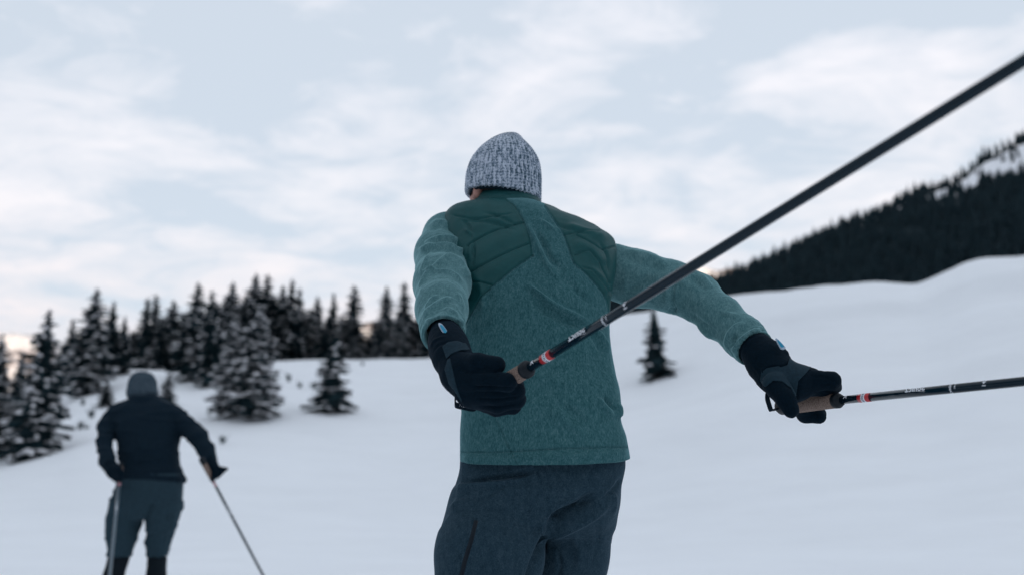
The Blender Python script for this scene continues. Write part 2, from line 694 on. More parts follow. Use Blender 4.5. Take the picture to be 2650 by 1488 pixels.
M_needle, n_, l_, b_ = mat('spruce_needles', 0.8, 0.2)
f_ = noise_tex(n_, l_, 3.5, 4, 0.7)
l_.new(ramp(n_, l_, f_, [(0.3, (0.009, 0.026, 0.034)), (0.55, (0.018, 0.043, 0.053)), (0.75, (0.034, 0.066, 0.076))]), b_.inputs['Base Color'])
M_bark = plain('spruce_bark', (0.035, 0.03, 0.03), 0.9, 0.1, 0.3, 8, 0.4)
M_forest, n_, l_, b_ = mat('far_forest', 0.85, 0.15)
f_ = noise_tex(n_, l_, 0.05, 5, 0.7)
l_.new(ramp(n_, l_, f_, [(0.3, (0.003, 0.012, 0.018)), (0.6, (0.007, 0.021, 0.028)), (0.8, (0.014, 0.030, 0.036))]), b_.inputs['Base Color'])

# mountain flank: dark wooded ground with snowfields on the top
M_mount, n_, l_, b_ = mat('mountain_flank', 0.9, 0.1)
f_ = noise_tex(n_, l_, 0.035, 6, 0.62, (1, 1, 1.4), 0.6)
tc_ = n_.new('ShaderNodeTexCoord'); sx = n_.new('ShaderNodeSeparateXYZ'); l_.new(tc_.outputs['Object'], sx.inputs[0])
alt_ = math_node(n_, l_, 'ADD', math_node(n_, l_, 'DIVIDE', math_node(n_, l_, 'SUBTRACT', sx.outputs[2], 184.0), 60.0), f_)   # snow lies above the tree line
l_.new(ramp(n_, l_, alt_, [(0.50, (0.010, 0.022, 0.028)), (0.56, (0.84, 0.86, 0.90))]), b_.inputs['Base Color'])
M_wooded, n_, l_, b_ = mat('wooded_flank', 0.9, 0.1)  # dark cover of the added unseen mountain, chosen for its reflection in the poles
f_ = noise_tex(n_, l_, 0.006, 6, 0.62, (1, 1, 1.4), 0.6)
l_.new(ramp(n_, l_, f_, [(0.55, (0.014, 0.026, 0.030)), (0.60, (0.80, 0.81, 0.85))]), b_.inputs['Base Color'])
# distant snowy mountains with rock and woods
M_far, n_, l_, b_ = mat('far_mountain', 0.9, 0.1)
f_ = noise_tex(n_, l_, 0.006, 8, 0.68, (1, 1, 1.6), 0.8)
l_.new(ramp(n_, l_, f_, [(0.42, (0.10, 0.085, 0.085)), (0.50, (0.62, 0.60, 0.62)), (0.58, (0.86, 0.87, 0.90))]), b_.inputs['Base Color'])
bump(n_, l_, b_, f_, 1.0, 40)

# ------------------------------------------------------------------ terrain


def ratio(px, py):
    u, v = (px - CX) / FPX, (CY - py) / FPX
    y = CP - v * SP
    x = u
    r = math.hypot(x, y)
    return math.atan2(x, y), (SP + v * CP) / r


crest = [(-900, 1150), (-300, 1110), (0, 1060), (150, 1010), (250, 968), (350, 955), (500, 960), (600, 948), (700, 934), (860, 930), (1100, 925),
         (1350, 872), (1590, 815), (1700, 800), (1893, 765), (1938, 758), (2042, 750), (2146, 737), (2250, 730), (2319, 733), (2367, 735),
         (2405, 722), (2457, 698), (2509, 677), (2561, 668), (2650, 660), (3000, 630), (4200, 560)]
ct = [ratio(*c) for c in crest]
cth = np.array([-3.2, -1.6] + [c[0] for c in ct] + [1.7, 3.2])
crt = np.array([0.03, 0.06] + [c[1] for c in ct] + [0.12, 0.03])


def ground_z(x, y):
    x = np.asarray(x, float); y = np.asarray(y, float)
    r = np.hypot(x, y) + 1e-6
    th = np.arctan2(x, y)
    c = pchip(cth, crt, th)
    right = sstep(-0.15, 0.35, th)
    rc = 66 - 14 * right + 3 * np.sin(th * 5)
    r0 = 15 - 3 * right
    zc = CAMZ + c * rc
    t = np.clip((r - r0) / (rc - r0), 0, 1)
    s = t * t * (2.2 - 1.2 * t)            # convex up to the brow
    z = zc * s
    beyond = np.clip((r - rc) / 60, 0, 1)
    z = z + np.where(r > rc, zc * (0.06 * np.sin(np.clip((r - rc) / 14, 0, 1) * math.pi * 0.5)) - 0.35 * zc * beyond ** 1.5, 0)
    p = np.stack([x * 0.09, y * 0.13, np.zeros_like(x)], -1).reshape(-1, 3)
    nz = fbm(p, 3).reshape(x.shape) * 0.55 * sstep(14, 40, r) * (1 - sstep(0.8, 1.0, t) * 0.85)
    p2 = np.stack([x * 0.5, y * 0.9, np.zeros_like(x)], -1).reshape(-1, 3)
    nz = nz + fbm(p2, 3).reshape(x.shape) * 0.10 * sstep(6, 14, r)
    for r1, sl, a0, a1, hh in ((24.0, 16.0, 0.02, 0.12, 0.30), (38.0, 9.0, 0.16, 0.30, 0.45), (20.0, -9.0, -0.20, -0.34, 0.16)):      # wind drifts
        lane = sstep(a0, a1, th) if a1 > a0 else sstep(-a0, -a1, -th)
        z = z + hh * sstep(-0.5, 1.6, r - (r1 + sl * th)) * (1 - sstep(1.6, 9, r - (r1 + sl * th))) * lane * (1 - sstep(0.75, 1.0, t))
    return z + nz


def to_ground(px, py, rmin=16, rmax=140):
    """where the line of sight meets the snow"""
    ds = np.linspace(rmin, rmax, 2500)
    u, v = (px - CX) / FPX, (CY - py) / FPX
    X, Y, Z = u * ds, (CP - v * SP) * ds, CAMZ + (SP + v * CP) * ds
    g = ground_z(X, Y)
    h = np.nonzero(Z < g)[0]
    i = h[0] if len(h) else len(ds) - 1
    return np.array([X[i], Y[i], g[i]]), ds[i]


th = np.concatenate([np.linspace(-0.62, 0.62, 420), np.linspace(0.62, 2 * math.pi - 0.62, 130)[1:-1]])
rs = np.concatenate([[0.0], np.geomspace(1.0, 12, 20), np.linspace(12.4, 150, 300), np.geomspace(153, 4500, 24)])
TH, RR = np.meshgrid(th, rs)
X, Y = np.sin(TH) * RR, np.cos(TH) * RR
thw = (TH + math.pi) % (2 * math.pi) - math.pi
Z = ground_z(np.sin(thw) * RR, np.cos(thw) * RR)
Z = Z - sstep(200, 500, RR) * (Z + 6)
nr, nt = TH.shape
ii, jj = np.meshgrid(np.arange(nr - 1), np.arange(nt), indexing='ij')
ii, jj = ii.ravel(), jj.ravel()
j2 = (jj + 1) % nt
quads = np.stack([ii * nt + jj, (ii + 1) * nt + jj, (ii + 1) * nt + j2, ii * nt + j2], 1)[:, ::-1]
structure('snow_ground', np.stack([X.ravel(), Y.ravel(), Z.ravel()], 1), quads, M_snow, 'smooth untracked snow rising to a rounded brow')

# wooded mountain at the right
ridge = [(1450, 812), (1600, 764), (1800, 724), (1850, 716), (1930, 690), (2040, 640), (2150, 590), (2290, 528), (2330, 500), (2400, 478), (2480, 452),
         (2540, 405), (2600, 372), (2650, 350), (2900, 270), (3300, 200), (4200, 160)]
rt = [ratio(*c) for c in ridge]
RIDGE_R = 700.0


def mount_z(th_, r):
    c = pchip(np.array([-0.15] + [a for a, b in rt] + [2.2]), np.array([0.02] + [b for a, b in rt] + [0.1]), th_)
    s = np.clip((r - 150) / (RIDGE_R - 150), 0, 1)
    back = np.clip((r - RIDGE_R) / 500, 0, 1)
    h = (CAMZ + c * RIDGE_R) * (s ** 1.45) * (1 - 0.8 * back ** 1.3)
    p = np.stack([np.sin(th_) * r * 0.012, np.cos(th_) * r * 0.012, 0 * r], -1).reshape(-1, 3)
    return h + fbm(p, 4).reshape(np.shape(r)) * 10 * sstep(0, 0.3, s) * (1 - 0.6 * sstep(0.85, 1, s)) - 4


ta = np.linspace(-0.1, 1.5, 200)
ra = np.linspace(150, 1200, 90)
TA, RA = np.meshgrid(ta, ra)
ZA = mount_z(TA, RA)
nr, nt = TA.shape
ii, jj = np.meshgrid(np.arange(nr - 1), np.arange(nt - 1), indexing='ij')
ii, jj = ii.ravel(), jj.ravel()
quads = np.stack([ii * nt + jj, ii * nt + jj + 1, (ii + 1) * nt + jj + 1, (ii + 1) * nt + jj], 1)
structure('mountain', np.stack([np.sin(TA).ravel() * RA.ravel(), np.cos(TA).ravel() * RA.ravel(), ZA.ravel()], 1), quads, M_mount,
          'steep mountainside under dark spruce with snow near its top')

# far ranges all round; an unseen mountain is added behind the camera to block the low sun
fr = [(-1500, 830), (-700, 800), (-250, 835), (0, 842), (40, 846), (80, 850), (130, 868), (160, 905), (230, 930), (420, 915), (700, 880), (955, 822), (1100, 850), (1300, 790),
      (1600, 720), (1760, 688), (1815, 676), (1850, 684), (1880, 676), (1910, 672), (1990, 690), (2300, 600), (3500, 560), (5000, 560)]
ft = [ratio(*c) for c in fr]
tf = np.linspace(-math.pi, math.pi, 721)
fx = np.array([-3.3, -1.7] + [a for a, b in ft] + [1.75, 3.3])
fy = np.array([0.16, 0.15] + [b for a, b in ft] + [0.2, 0.16])


def far_z(t, r):
    c = pchip(fx, fy, t)
    s = np.clip((r - 2100) / 900, 0, 1)
    bk = np.clip((r - 3000) / 900, 0, 1)
    p = np.stack([np.sin(t) * r * 0.004, np.cos(t) * r * 0.004, 0 * r], -1).reshape(-1, 3)
    p3 = np.stack([np.sin(t) * r * 0.02, np.cos(t) * r * 0.02, 0 * r], -1).reshape(-1, 3)
    return (c * 3000) * s * (1 - bk) + (fbm(p, 4).reshape(r.shape) * 90 * np.sin(s * math.pi) + fbm(p3, 3).reshape(r.shape) * 14 * s) * (1 - bk) - 8


rf = np.linspace(2100, 3900, 46)
TF, RF = np.meshgrid(tf, rf)
ZF = far_z(TF, RF)
nr, nt = TF.shape
ii, jj = np.meshgrid(np.arange(nr - 1), np.arange(nt - 1), indexing='ij')
ii, jj = ii.ravel(), jj.ravel()
quads = np.stack([ii * nt + jj, ii * nt + jj + 1, (ii + 1) * nt + jj + 1, (ii + 1) * nt + jj], 1)
structure('far_mountain', np.stack([np.sin(TF).ravel() * RF.ravel(), np.cos(TF).ravel() * RF.ravel(), ZF.ravel()], 1), quads, M_far,
          'distant snowy mountain range catching warm evening sun')

tb = np.linspace(math.radians(110), math.radians(320), 160)     # behind the camera
rb = np.linspace(700, 1500, 30)
TB, RB = np.meshgrid(tb, rb)
fall = np.sin(np.clip((TB - tb[0]) / (tb[-1] - tb[0]), 0, 1) * math.pi) ** 0.35
prof = np.sin(np.clip((RB - 700) / 800, 0, 1) * math.pi) ** 1.1
ZB = 520 * prof * fall * (1 + 0.12 * fbm(np.stack([TB.ravel() * 5, RB.ravel() * 0.004, 0 * TB.ravel()], 1), 4).reshape(TB.shape)) - 8
nr, nt = TB.shape
ii, jj = np.meshgrid(np.arange(nr - 1), np.arange(nt - 1), indexing='ij')
ii, jj = ii.ravel(), jj.ravel()
quads = np.stack([ii * nt + jj, ii * nt + jj + 1, (ii + 1) * nt + jj + 1, (ii + 1) * nt + jj], 1)
structure('added_shade_mountain', np.stack([np.sin(TB).ravel() * RB.ravel(), np.cos(TB).ravel() * RB.ravel(), ZB.ravel()], 1), quads, M_wooded,
          'unseen mountain added behind the camera to keep the evening sun off the valley')

# ------------------------------------------------------------------ far forest (one mass)


def far_forest():
    n = 30000
    t = rng.uniform(-0.06, 1.15, n)
    r = 190 + (RIDGE_R + 12 - 190) * rng.random(n) ** 0.75
    x, y = np.sin(t) * r, np.cos(t) * r
    nzv = fbm(np.stack([x * 0.018, y * 0.018, 0 * x + 3], 1), 3)
    hi = mount_z(t, r) + nzv * 45                                     # thins out above the tree line
    keep = ~((hi > 188) & (r < 694) & (rng.random(n) < 0.94))
    t, r, x, y = t[keep], r[keep], x[keep], y[keep]
    # a row along the skyline
    k = 560
    t2 = rng.uniform(0.06, 1.15, k)
    r2 = RIDGE_R + rng.uniform(-14, 6, k)
    ok = (t2 < 0.38) | (rng.random(k) < 0.12)
    t = np.concatenate([t, t2[ok]]); r = np.concatenate([r, r2[ok]])
    x, y = np.sin(t) * r, np.cos(t) * r
    z = mount_z(t, r)
    n = len(t)
    h = rng.uniform(5.0, 9.5, n) + np.where(rng.random(n) < 0.10, 3.5, 0) * (1 - 0.35 * sstep(0.38, 0.5, t) * sstep(500, 690, r))
    w = np.minimum(h * rng.uniform(0.17, 0.23, n), 2.2)
    tiers = [(0.0, 1.0, 0.42), (0.25, 0.72, 0.72), (0.52, 0.45, 1.0)]
    V, F = [], []
    base = 0
    S = 6
    a0 = rng.uniform(0, 6.28, n)
    for z0, wr, z1 in tiers:
        ring = []
        for s in range(S):
            a = a0 + s * 2 * math.pi / S + rng.uniform(-0.3, 0.3, n)
            rr = w * wr * rng.uniform(0.65, 1.25, n)
            ring.append(np.stack([x + np.cos(a) * rr, y + np.sin(a) * rr, z + h * (z0 + rng.uniform(-0.03, 0.04, n))], 1))
        apex = np.stack([x, y, z + h * z1], 1)
        blk = np.stack(ring + [apex], 1)             # n, S+1, 3
        V.append(blk.reshape(-1, 3))
        o = base + np.arange(n)[:, None] * (S + 1)
        for s in range(S):
            F.append(np.concatenate([o + s, o + (s + 1) % S, o + S], 1))
        base += n * (S + 1)
    o = part('forest', np.concatenate(V), np.concatenate(F), M_forest, smooth=False)
    o['kind'] = 'stuff'
    o['label'] = 'dense dark spruce forest covering the mountainside'
    o['category'] = 'forest'


far_forest()

# ------------------------------------------------------------------ spruces


def spruce_meshes(seed, H=8.0, W=1.75, snow=0.5, sparse=1.0, narrow=1.0):
    R = np.random.default_rng(seed)
    tv, tf_ = [], []
    S = 7
    for i, (zz, rr) in enumerate([(-0.6, 0.17), (0.5, 0.14), (H * 0.5, 0.085), (H * 0.97, 0.02), (H * 1.0, 0.006)]):
        for s in range(S):
            a = s * 2 * math.pi / S
            tv.append((rr * math.cos(a), rr * math.sin(a), zz))
    for i in range(4):
        for s in range(S):
            k = (s + 1) % S
            tf_.append((i * S + s, i * S + k, (i + 1) * S + k, (i + 1) * S + s))
    cv, cf, sv, sf = [], [], [], []

    def quad(L, F, a, b, c, d):
        k = len(L)
        L.extend([a, b, c, d]); F.append((k, k + 1, k + 2, k + 3))

    def blob(c, ax, ay, az, dirx):
        k = len(sv)
        d = np.array([dirx[0], dirx[1], 0]); d /= np.linalg.norm(d) + 1e-9
        e = np.array([-d[1], d[0], 0])
        ring = []
        for s in range(6):
            a = s * math.pi / 3 + R.uniform(-0.25, 0.25)
            q = R.uniform(0.75, 1.2)
            p = c + d * math.cos(a) * ax * q + e * math.sin(a) * ay * q
            p[2] += dirx[2] * math.cos(a) * ax * q - az * 0.25
            sv.append(p)
        top = c + np.array([0, 0, az]) + d * R.uniform(-0.2, 0.2) * ax
        sv.append(top)
        sv.append(c - np.array([0, 0, az * 0.5]))
        for s in range(6):
            j = (s + 1) % 6
            sf.append((k + s, k + j, k + 6)); sf.append((k + j, k + s, k + 7))
    z = 0.15
    z = 0.25
    while z < H * 0.985:
        f = 1 - z / H
        rad = 0.90 * W * narrow * (f ** 0.64) * (0.92 + 0.16 * R.random()) + 0.05
        if z < 0.12 * H:
            rad *= 0.50 + z / (0.12 * H) * 0.50
        nb = int((6 + 5 * f) * sparse + R.random())
        a0 = R.uniform(0, 6.28)
        for b in range(nb):
            a = a0 + b * 2 * math.pi / nb + R.uniform(-0.3, 0.3)
            L = rad * R.uniform(0.55, 1.15) * (1 + 0.12 * math.sin(a * 2 + seed))
            if R.random() < 0.06:
                L *= 1.22
            droop = R.uniform(-0.55, -0.12) - 0.12 * f + 0.5 * (1 - f) ** 3
            zb = max(0.12, z + R.uniform(-0.22, 0.22))
            d = np.array([math.cos(a), math.sin(a), 0.0]); e = np.array([-d[1], d[0], 0])
            p0 = np.array([0, 0, zb + 0.12 * L])
            n = 3
            prev = p0
            wprev = 0.10 * L + 0.03
            for s in range(1, n + 1):
                t = s / n
                p = p0 + d * L * t + np.array([0, 0, droop * L * t * (1.15 - 0.45 * t)])
                wd = (0.34 * L + 0.05) * (1 - 0.82 * t) + 0.02
                tilt = R.uniform(-0.3, 0.3)
                el, pl = e + np.array([0, 0, tilt]), e
                quad(cv, cf, prev - e * wprev, prev + e * wprev, p + el * wd, p - el * wd)
                # hanging twigs make the bough thick
                hang = np.array([0, 0, -(0.16 * L + 0.07) * (1.1 - 0.5 * t) * R.uniform(0.6, 1.3)])
                m1, m2 = prev, p
                quad(cv, cf, m1, m2, m2 + hang * 0.8 + e * R.uniform(-.08, .08), m1 + hang + e * R.uniform(-.08, .08))
                sd = e * wd * R.uniform(0.8, 1.8) * (1 if R.random() < .5 else -1)
                tip = (m1 + m2) / 2 + sd + d * 0.12 * L + hang * 0.6
                k = len(cv)
                cv.extend([m1, m2, tip]); cf.append((k, k + 1, k + 2))
                tip = (m1 + m2) / 2 - sd * 0.9 + d * 0.10 * L + hang * 0.5
                k = len(cv)
                cv.extend([m2, m1, tip]); cf.append((k, k + 1, k + 2))
                if R.random() < snow * (0.35 + 0.65 * min(1, f * 1.6)) * (0.5 if s == 1 else 1.0):
                    q = prev + (p - prev) * R.uniform(0.5, 1.05)
                    sl = (p - prev)[2] / (np.linalg.norm((p - prev)[:2]) + 1e-6)
                    blob(q + np.array([0, 0, 0.05]), L * R.uniform(0.12, 0.28) + 0.04, wd * R.uniform(0.7, 1.5) + 0.04, 0.07 + 0.07 * R.random(), np.array([d[0], d[1], sl]))
                prev, wprev = p, wd
        z += 0.16 + 0.10 * R.random() + 0.07 * f
    # leader
    for s in range(3):
        a = s * 2.1
        d = np.array([math.cos(a), math.sin(a), 0])
        k = len(cv)
        cv.extend([np.array([0, 0, H * 0.93]) + d * 0.10, np.array([0, 0, H * 0.93]) - d * 0.10, np.array([0, 0, H * 1.03])]); cf.append((k, k + 1, k + 2))
    # inner foliage sheets so that the crown is not see-through
    zz = 0.4
    while zz < H * 0.9:
        f = 1 - zz / H
        for _ in range(5):
            a = R.uniform(0, 6.28); d = np.array([math.cos(a), math.sin(a), 0]); e = np.array([-d[1], d[0], 0])
            rr = W * narrow * f ** 0.82 * 0.55
            c0 = d * rr * R.uniform(0.2, 0.8) + np.array([0, 0, zz])
            quad(cv, cf, c0 - e * rr * .5, c0 + e * rr * .5 + np.array([0, 0, R.uniform(-.2, .2)]), c0 + e * rr * .4 + np.array([0, 0, .5]), c0 - e * rr * .4 + np.array([0, 0, .55]))
        zz += 0.28
    crown = mesh_from('crown', np.array(cv), cf, M_needle, False)
    trunk = mesh_from('trunk', np.array(tv), tf_, M_bark)
    load = mesh_from('snow_load', np.array(sv), sf, M_snowload) if sv else None
    return trunk, crown, load, H


protos = [spruce_meshes(1, 8, 1.7, 0.36), spruce_meshes(2, 8, 1.45, 0.34), spruce_meshes(3, 8, 1.75, 0.46), spruce_meshes(4, 8, 1.35, 0.14),
          spruce_meshes(5, 8, 1.65, 0.56), spruce_meshes(6, 8, 1.25, 0.14), spruce_meshes(8, 4.2, 1.15, 0.06, 0.58), spruce_meshes(9, 4.0, 1.0, 0.20, 0.9)]


def put_spruce(pr, loc, h, wide, label, group=None, cat='spruce tree', name='spruce_tree'):
    tr, cr, ld, H = protos[pr]
    o = thing(name, loc, label, cat, group)
    s = h / H
    wide *= 1.3
    o.scale = (s * wide, s * wide, s)
    o.rotation_euler = (random.uniform(-.02, .02), random.uniform(-.02, .02), random.uniform(0, 6.28))
    for nm, me in (('trunk', tr), ('crown', cr), ('snow_load', ld)):
        if me is not None:
            c = bpy.data.objects.new(nm, me)
            C.objects.link(c)
            c.parent = o
            if nm == 'snow_load':
                c['kind'] = 'stuff'
    return o


WOOD = 'spruces of the wood on the snow brow'
# (px, top y, base y or None, distance if base hidden, prototype, width factor, label)
trees = [
    (84, 800, 1185, None, 2, 0.85, 'tall snow laden spruce nearest the left edge, leader standing against the sunlit mountain'),
    (-22, 862, 1190, None, 4, 0.8, 'snowy spruce half cut off by the left edge of the view'),
    (30, 905, 1182, None, 2, 0.85, 'bushy snow covered spruce in front of the tall one at the left edge'),
    (176, 822, 1000, None, 5, 1.0, 'slender dark spruce, first of the wood right of the sunlit mountain'),
    (224, 745, 1022, None, 2, 1.05, 'tall spruce with a long thin leader and snowy skirts above the far skier\'s left shoulder'),
    (277, 777, 972, None, 3, 1.1, 'dark blunt topped spruce just right of the long leader one'),
    (313, 815, 968, None, 3, 1.05, 'short dark spruce filling the dip of the treeline left of the far skier\'s hat'),
    (376, 768, None, 66, 5, 1.0, 'spruce with a sharp tip straight above the far skier\'s hat, left one of two'),
    (398, 763, None, 70, 3, 1.0, 'spruce with a sharp tip straight above the far skier\'s hat, right one of two'),
    (440, 775, None, 67, 1, 1.15, 'round shouldered spruce between the twin tips and the broad tall one'),
    (496, 730, 985, None, 0, 0.95, 'broad tall spruce with snow bands, standing at the front of the wood'),
    (541, 750, 1000, None, 3, 0.85, 'narrow dark spruce with low trailing branches right of the broad tall one'),
    (592, 728, None, 66, 1, 1.1, 'tall dark spruce behind the snow laden pair'),
    (652, 707, None, 72, 1, 1.05, 'highest spruce of the whole wood, its tip above all the others'),
    (681, 711, None, 70, 3, 1.0, 'second highest spruce, close to the right of the highest'),
    (594, 815, 1078, None, 4, 0.95, 'snow laden spruce, left one of the big front pair'),
    (662, 790, 1082, None, 4, 1.12, 'snow laden spruce, right one of the big front pair'),
    (722, 738, None, 70, 1, 1.05, 'spruce right of the two highest tips'),
    (749, 722, None, 74, 3, 0.9, 'thin tipped spruce on the falling side of the treeline'),
    (773, 744, None, 76, 5, 0.9, 'slim spruce with a wispy leader right of the thin tipped one'),
    (819, 765, None, 72, 0, 1.0, 'snow speckled spruce behind the small lone one on the slope'),
    (859, 758, None, 75, 3, 0.9, 'thin spire rising behind the small lone spruce'),
    (915, 737, None, 70, 1, 1.12, 'pointed cone shaped spruce standing free right of the dense wood'),
    (997, 740, None, 70, 1, 1.0, 'steep dark spruce, left one of the last pair before the green jacket'),
    (1043, 730, None, 72, 5, 1.0, 'steep dark spruce, right one of the last pair before the green jacket'),
    (858, 872, 1068, None, 7, 1.15, 'small snowy spruce standing alone on the slope between the wood and the near skier'),
    (1700, 803, 978, None, 6, 1.1, 'small bare looking spruce alone on the snowfield under the near skier\'s right arm'),
    (432, 962, 1046, None, 7, 1.3, 'little snow covered spruce behind the far skier\'s hat'),
    (212, 960, 1012, None, 7, 2.2, 'low snow buried spruce at the foot of the long leader one'),
    (272, 985, 1052, None, 7, 1.7, 'lowest snow buried spruce on the slope left of the far skier'),
    (360, 985, 1030, None, 7, 1.6, 'low snow buried spruce next to the far skier\'s left shoulder'),
]
for px, ty, by, dist, pr, wide, lab in trees:
    if by is not None:
        g, d = to_ground(px, by)
    else:
        d = dist
        q = P(px, 900, d)
        g = np.array([q[0], q[1], float(ground_z(q[0], q[1]))])
    top = P(px, ty, d * 1.0)
    # height so that the tip meets the same line of sight above the foot
    k = g[1] / top[1]
    tz = CAMZ + (top[2] - CAMZ) * k
    put_spruce(pr, (g[0], g[1], g[2] - 0.08), max(0.8, tz - g[2]), wide, lab, WOOD if dist else None)

# the packed trees behind, which nothing tells apart within their stretch of the wood
DEPTHS = [(150, 'dark spruce in the thicket behind the tall one at the left edge', 'thicket at the left edge'),
          (420, 'dark spruce in the thicket behind the long leader spruce, left of the twin tips', 'thicket behind the long leader spruce'),
          (640, 'dark spruce in the thicket behind the broad tall one with snow bands', 'thicket behind the broad tall spruce'),
          (860, 'dark spruce in the thicket under and right of the two highest tips', 'thicket by the highest tips'),
          (9999, 'dark spruce in the thin end of the wood beside the cone shaped one', 'thin end of the wood')]
for i in range(235):
    px = -60 + 1160 * (i + random.random() * 0.9) / 235
    lvl = np.interp(px, [-60, 60, 130, 160, 250, 330, 450, 600, 690, 760, 830, 900, 955, 1000, 1060, 1100], [960, 960, 1000, 880, 830, 850, 815, 765, 760, 780, 815, 815, 850, 800, 800, 815])
    ty = lvl + (random.random() ** 1.3) * 85 - 4
    d = random.uniform(66, 86)
    if px < 150:
        d = random.uniform(50, 58)
    q = P(px, ty, d)
    gz = float(ground_z(q[0], q[1]))
    if q[2] - gz < 1.5:
        continue
    zone, grp = [z_ for z_ in DEPTHS if px < z_[0]][0][1:]
    put_spruce(random.choice([0, 1, 1, 3, 3, 5]), (q[0], q[1], gz - 0.1), q[2] - gz, random.uniform(1.4, 1.9), zone, grp)
for i, (px, d) in enumerate([(1120, 66), (1165, 70), (1240, 74)]):
    q = P(px, 800 + i * 6, d)
    gz = float(ground_z(q[0], q[1]))
    put_spruce(1, (q[0], q[1], gz - 0.1), max(2, q[2] - gz), 1.1, DEPTHS[-1][1], DEPTHS[-1][2])


# little plants sticking out of the snow
def sprig(px, py, h, label, seed):
    R = np.random.default_rng(seed)
    g, d = to_ground(px, py)
    v, f = [], []
    for i in range(14):
        a = R.uniform(0, 6.28)
        lean = R.uniform(0.1, 0.7)
        L = h * R.uniform(0.5, 1.05)
        p0 = np.array([R.normal(0, .03), R.normal(0, .03), -0.05])
        p1 = p0 + np.array([math.cos(a) * lean, math.sin(a) * lean, 1.0]) * L * 0.6
        p2 = p0 + np.array([math.cos(a) * lean * 1.3, math.sin(a) * lean * 1.3, 1.0]) * L
        e = np.array([-math.sin(a), math.cos(a), 0.1]) * h * 0.09
        k = len(v)
        v += [p0 - e * .3, p0 + e * .3, p1 + e, p1 - e, p2]
        f += [(k, k + 1, k + 2, k + 3), (k + 3, k + 2, k + 4)]
    o = thing('shrub', g, label, 'shrub')
    part('twigs', np.array(v), f, M_needle, o, smooth=False)


for px, py, h, lab in [(155, 1070, 0.42, 'dark twig tuft in the snow just right of the tall left edge spruce'),
                       (205, 1110, 0.40, 'dark twig tuft in the snow left of the far skier\'s upper arm'),
                       (224, 1108, 0.25, 'faint small twig tuft beside a darker one left of the far skier\'s arm'),
                       (236, 1080, 0.42, 'twig tuft highest up the slope beside the far skier\'s left shoulder'),
                       (214, 1048, 0.35, 'twig tuft under the snow buried spruces'),
                       (574, 1146, 0.36, 'thin grey sapling in the snow right of the far skier\'s right arm'),
                       (530, 1002, 0.9, 'small dark sapling below the narrow spruce at the edge of the wood'),
                       (490, 1126, 0.2, 'tiny twig tuft in the crook of the far skier\'s right arm'),
                       (540, 1075, 0.16, 'flat twig tuft left of the foot of the front spruce pair'),
                       (747, 986, 0.5, 'faint twig tuft right of the front spruce pair'),
                       (777, 1002, 0.38, 'small dark twig tuft between the front pair and the lone spruce'),
                       (812, 1004, 0.5, 'bent twig beside the small lone spruce'),
                       (938, 945, 0.3, 'twig tuft near the brow right of the small lone spruce')]:
    sprig(px, py, h, lab, int(px))

# ------------------------------------------------------------------ people
def auto_box(f, lo, hi, h=0.025):
    g = [axis_grid(a, b, h) for a, b in zip(lo, hi)]
    X, Y, Z = np.meshgrid(*g, indexing='ij')
    p = np.stack([X.ravel(), Y.ravel(), Z.ravel()], 1)
    q = p[f(p) < 0.024]
    return q.min(0) - 0.022, q.max(0) + 0.022


NEAR_BOX = ((-0.5, 1.4, -0.06), (1.0, 2.9, 2.0))
FAR_BOX = ((-3.0, 5.7, -0.06), (-1.4, 7.1, 1.9))


def largest(v, t):
    """keep only the biggest connected piece"""
    lab = np.arange(len(v))
    while True:
        m = lab[t].min(1)
        new = lab.copy()
        for k in range(t.shape[1]):
            np.minimum.at(new, t[:, k], m)
        new = new[new]
        if (new == lab).all():
            break
        lab = new
    ids, cnt = np.unique(lab[t[:, 0]], return_counts=True)
    return compact(v, t[lab[t[:, 0]] == ids[cnt.argmax()]])


def refine(f, v, q):
    """split every quad in four and settle the new points on the surface"""
    e = np.concatenate([q[:, [0, 1]], q[:, [1, 2]], q[:, [2, 3]], q[:, [3, 0]]])
    e.sort(axis=1)
    key = e[:, 0].astype(np.int64) * len(v) + e[:, 1]
    u, first, inv = np.unique(key, return_index=True, return_inverse=True)
    inv = inv.ravel()
    mid = (v[e[first, 0]] + v[e[first, 1]]) / 2
    cen = v[q].mean(1)
    nq, nv, nm = len(q), len(v), len(mid)
    V = np.concatenate([v, mid, cen])
    m = [nv + inv[i * nq:(i + 1) * nq] for i in range(4)]
    c = nv + nm + np.arange(nq)
    Q = np.concatenate([np.stack([q[:, i], m[i], c, m[(i + 3) % 4]], 1) for i in range(4)])
    n = grad(f, V)
    d = f(V)
    return V - n * np.clip(d, -0.002, 0.002)[:, None], Q


def sdf_part(name, f, lo, hi, h, mt, parent, base, strokes=None, noise=None, zs=None, label=None, cut=None, xs=None, keep=False, fine=False):
    box = FAR_BOX if (base is not None and base[0] < -1) else NEAR_BOX
    lo, hi = auto_box(f, *box)
    xs = axis_grid(lo[0], hi[0], h) if xs is None else xs
    ys = axis_grid(lo[1], hi[1], h)
    zs = axis_grid(lo[2], hi[2], h) if zs is None else zs
    v, q = surface_nets(f, xs, ys, zs)
    if fine:
        v, q = refine(f, v, q)
    n = grad(f, v)
    off = np.zeros(len(v))
    if strokes:
        off += sew(v, n, strokes)
    if noise:
        off += noise(v, n)
    v = v + n * off[:, None]
    if keep:
        return v, q, n
    return part(name, v, q, mt, parent, base, label)


def plane_d(p, a, nrm):
    nrm = np.asarray(nrm, float)
    return (p - np.asarray(a)) @ (nrm / np.linalg.norm(nrm))


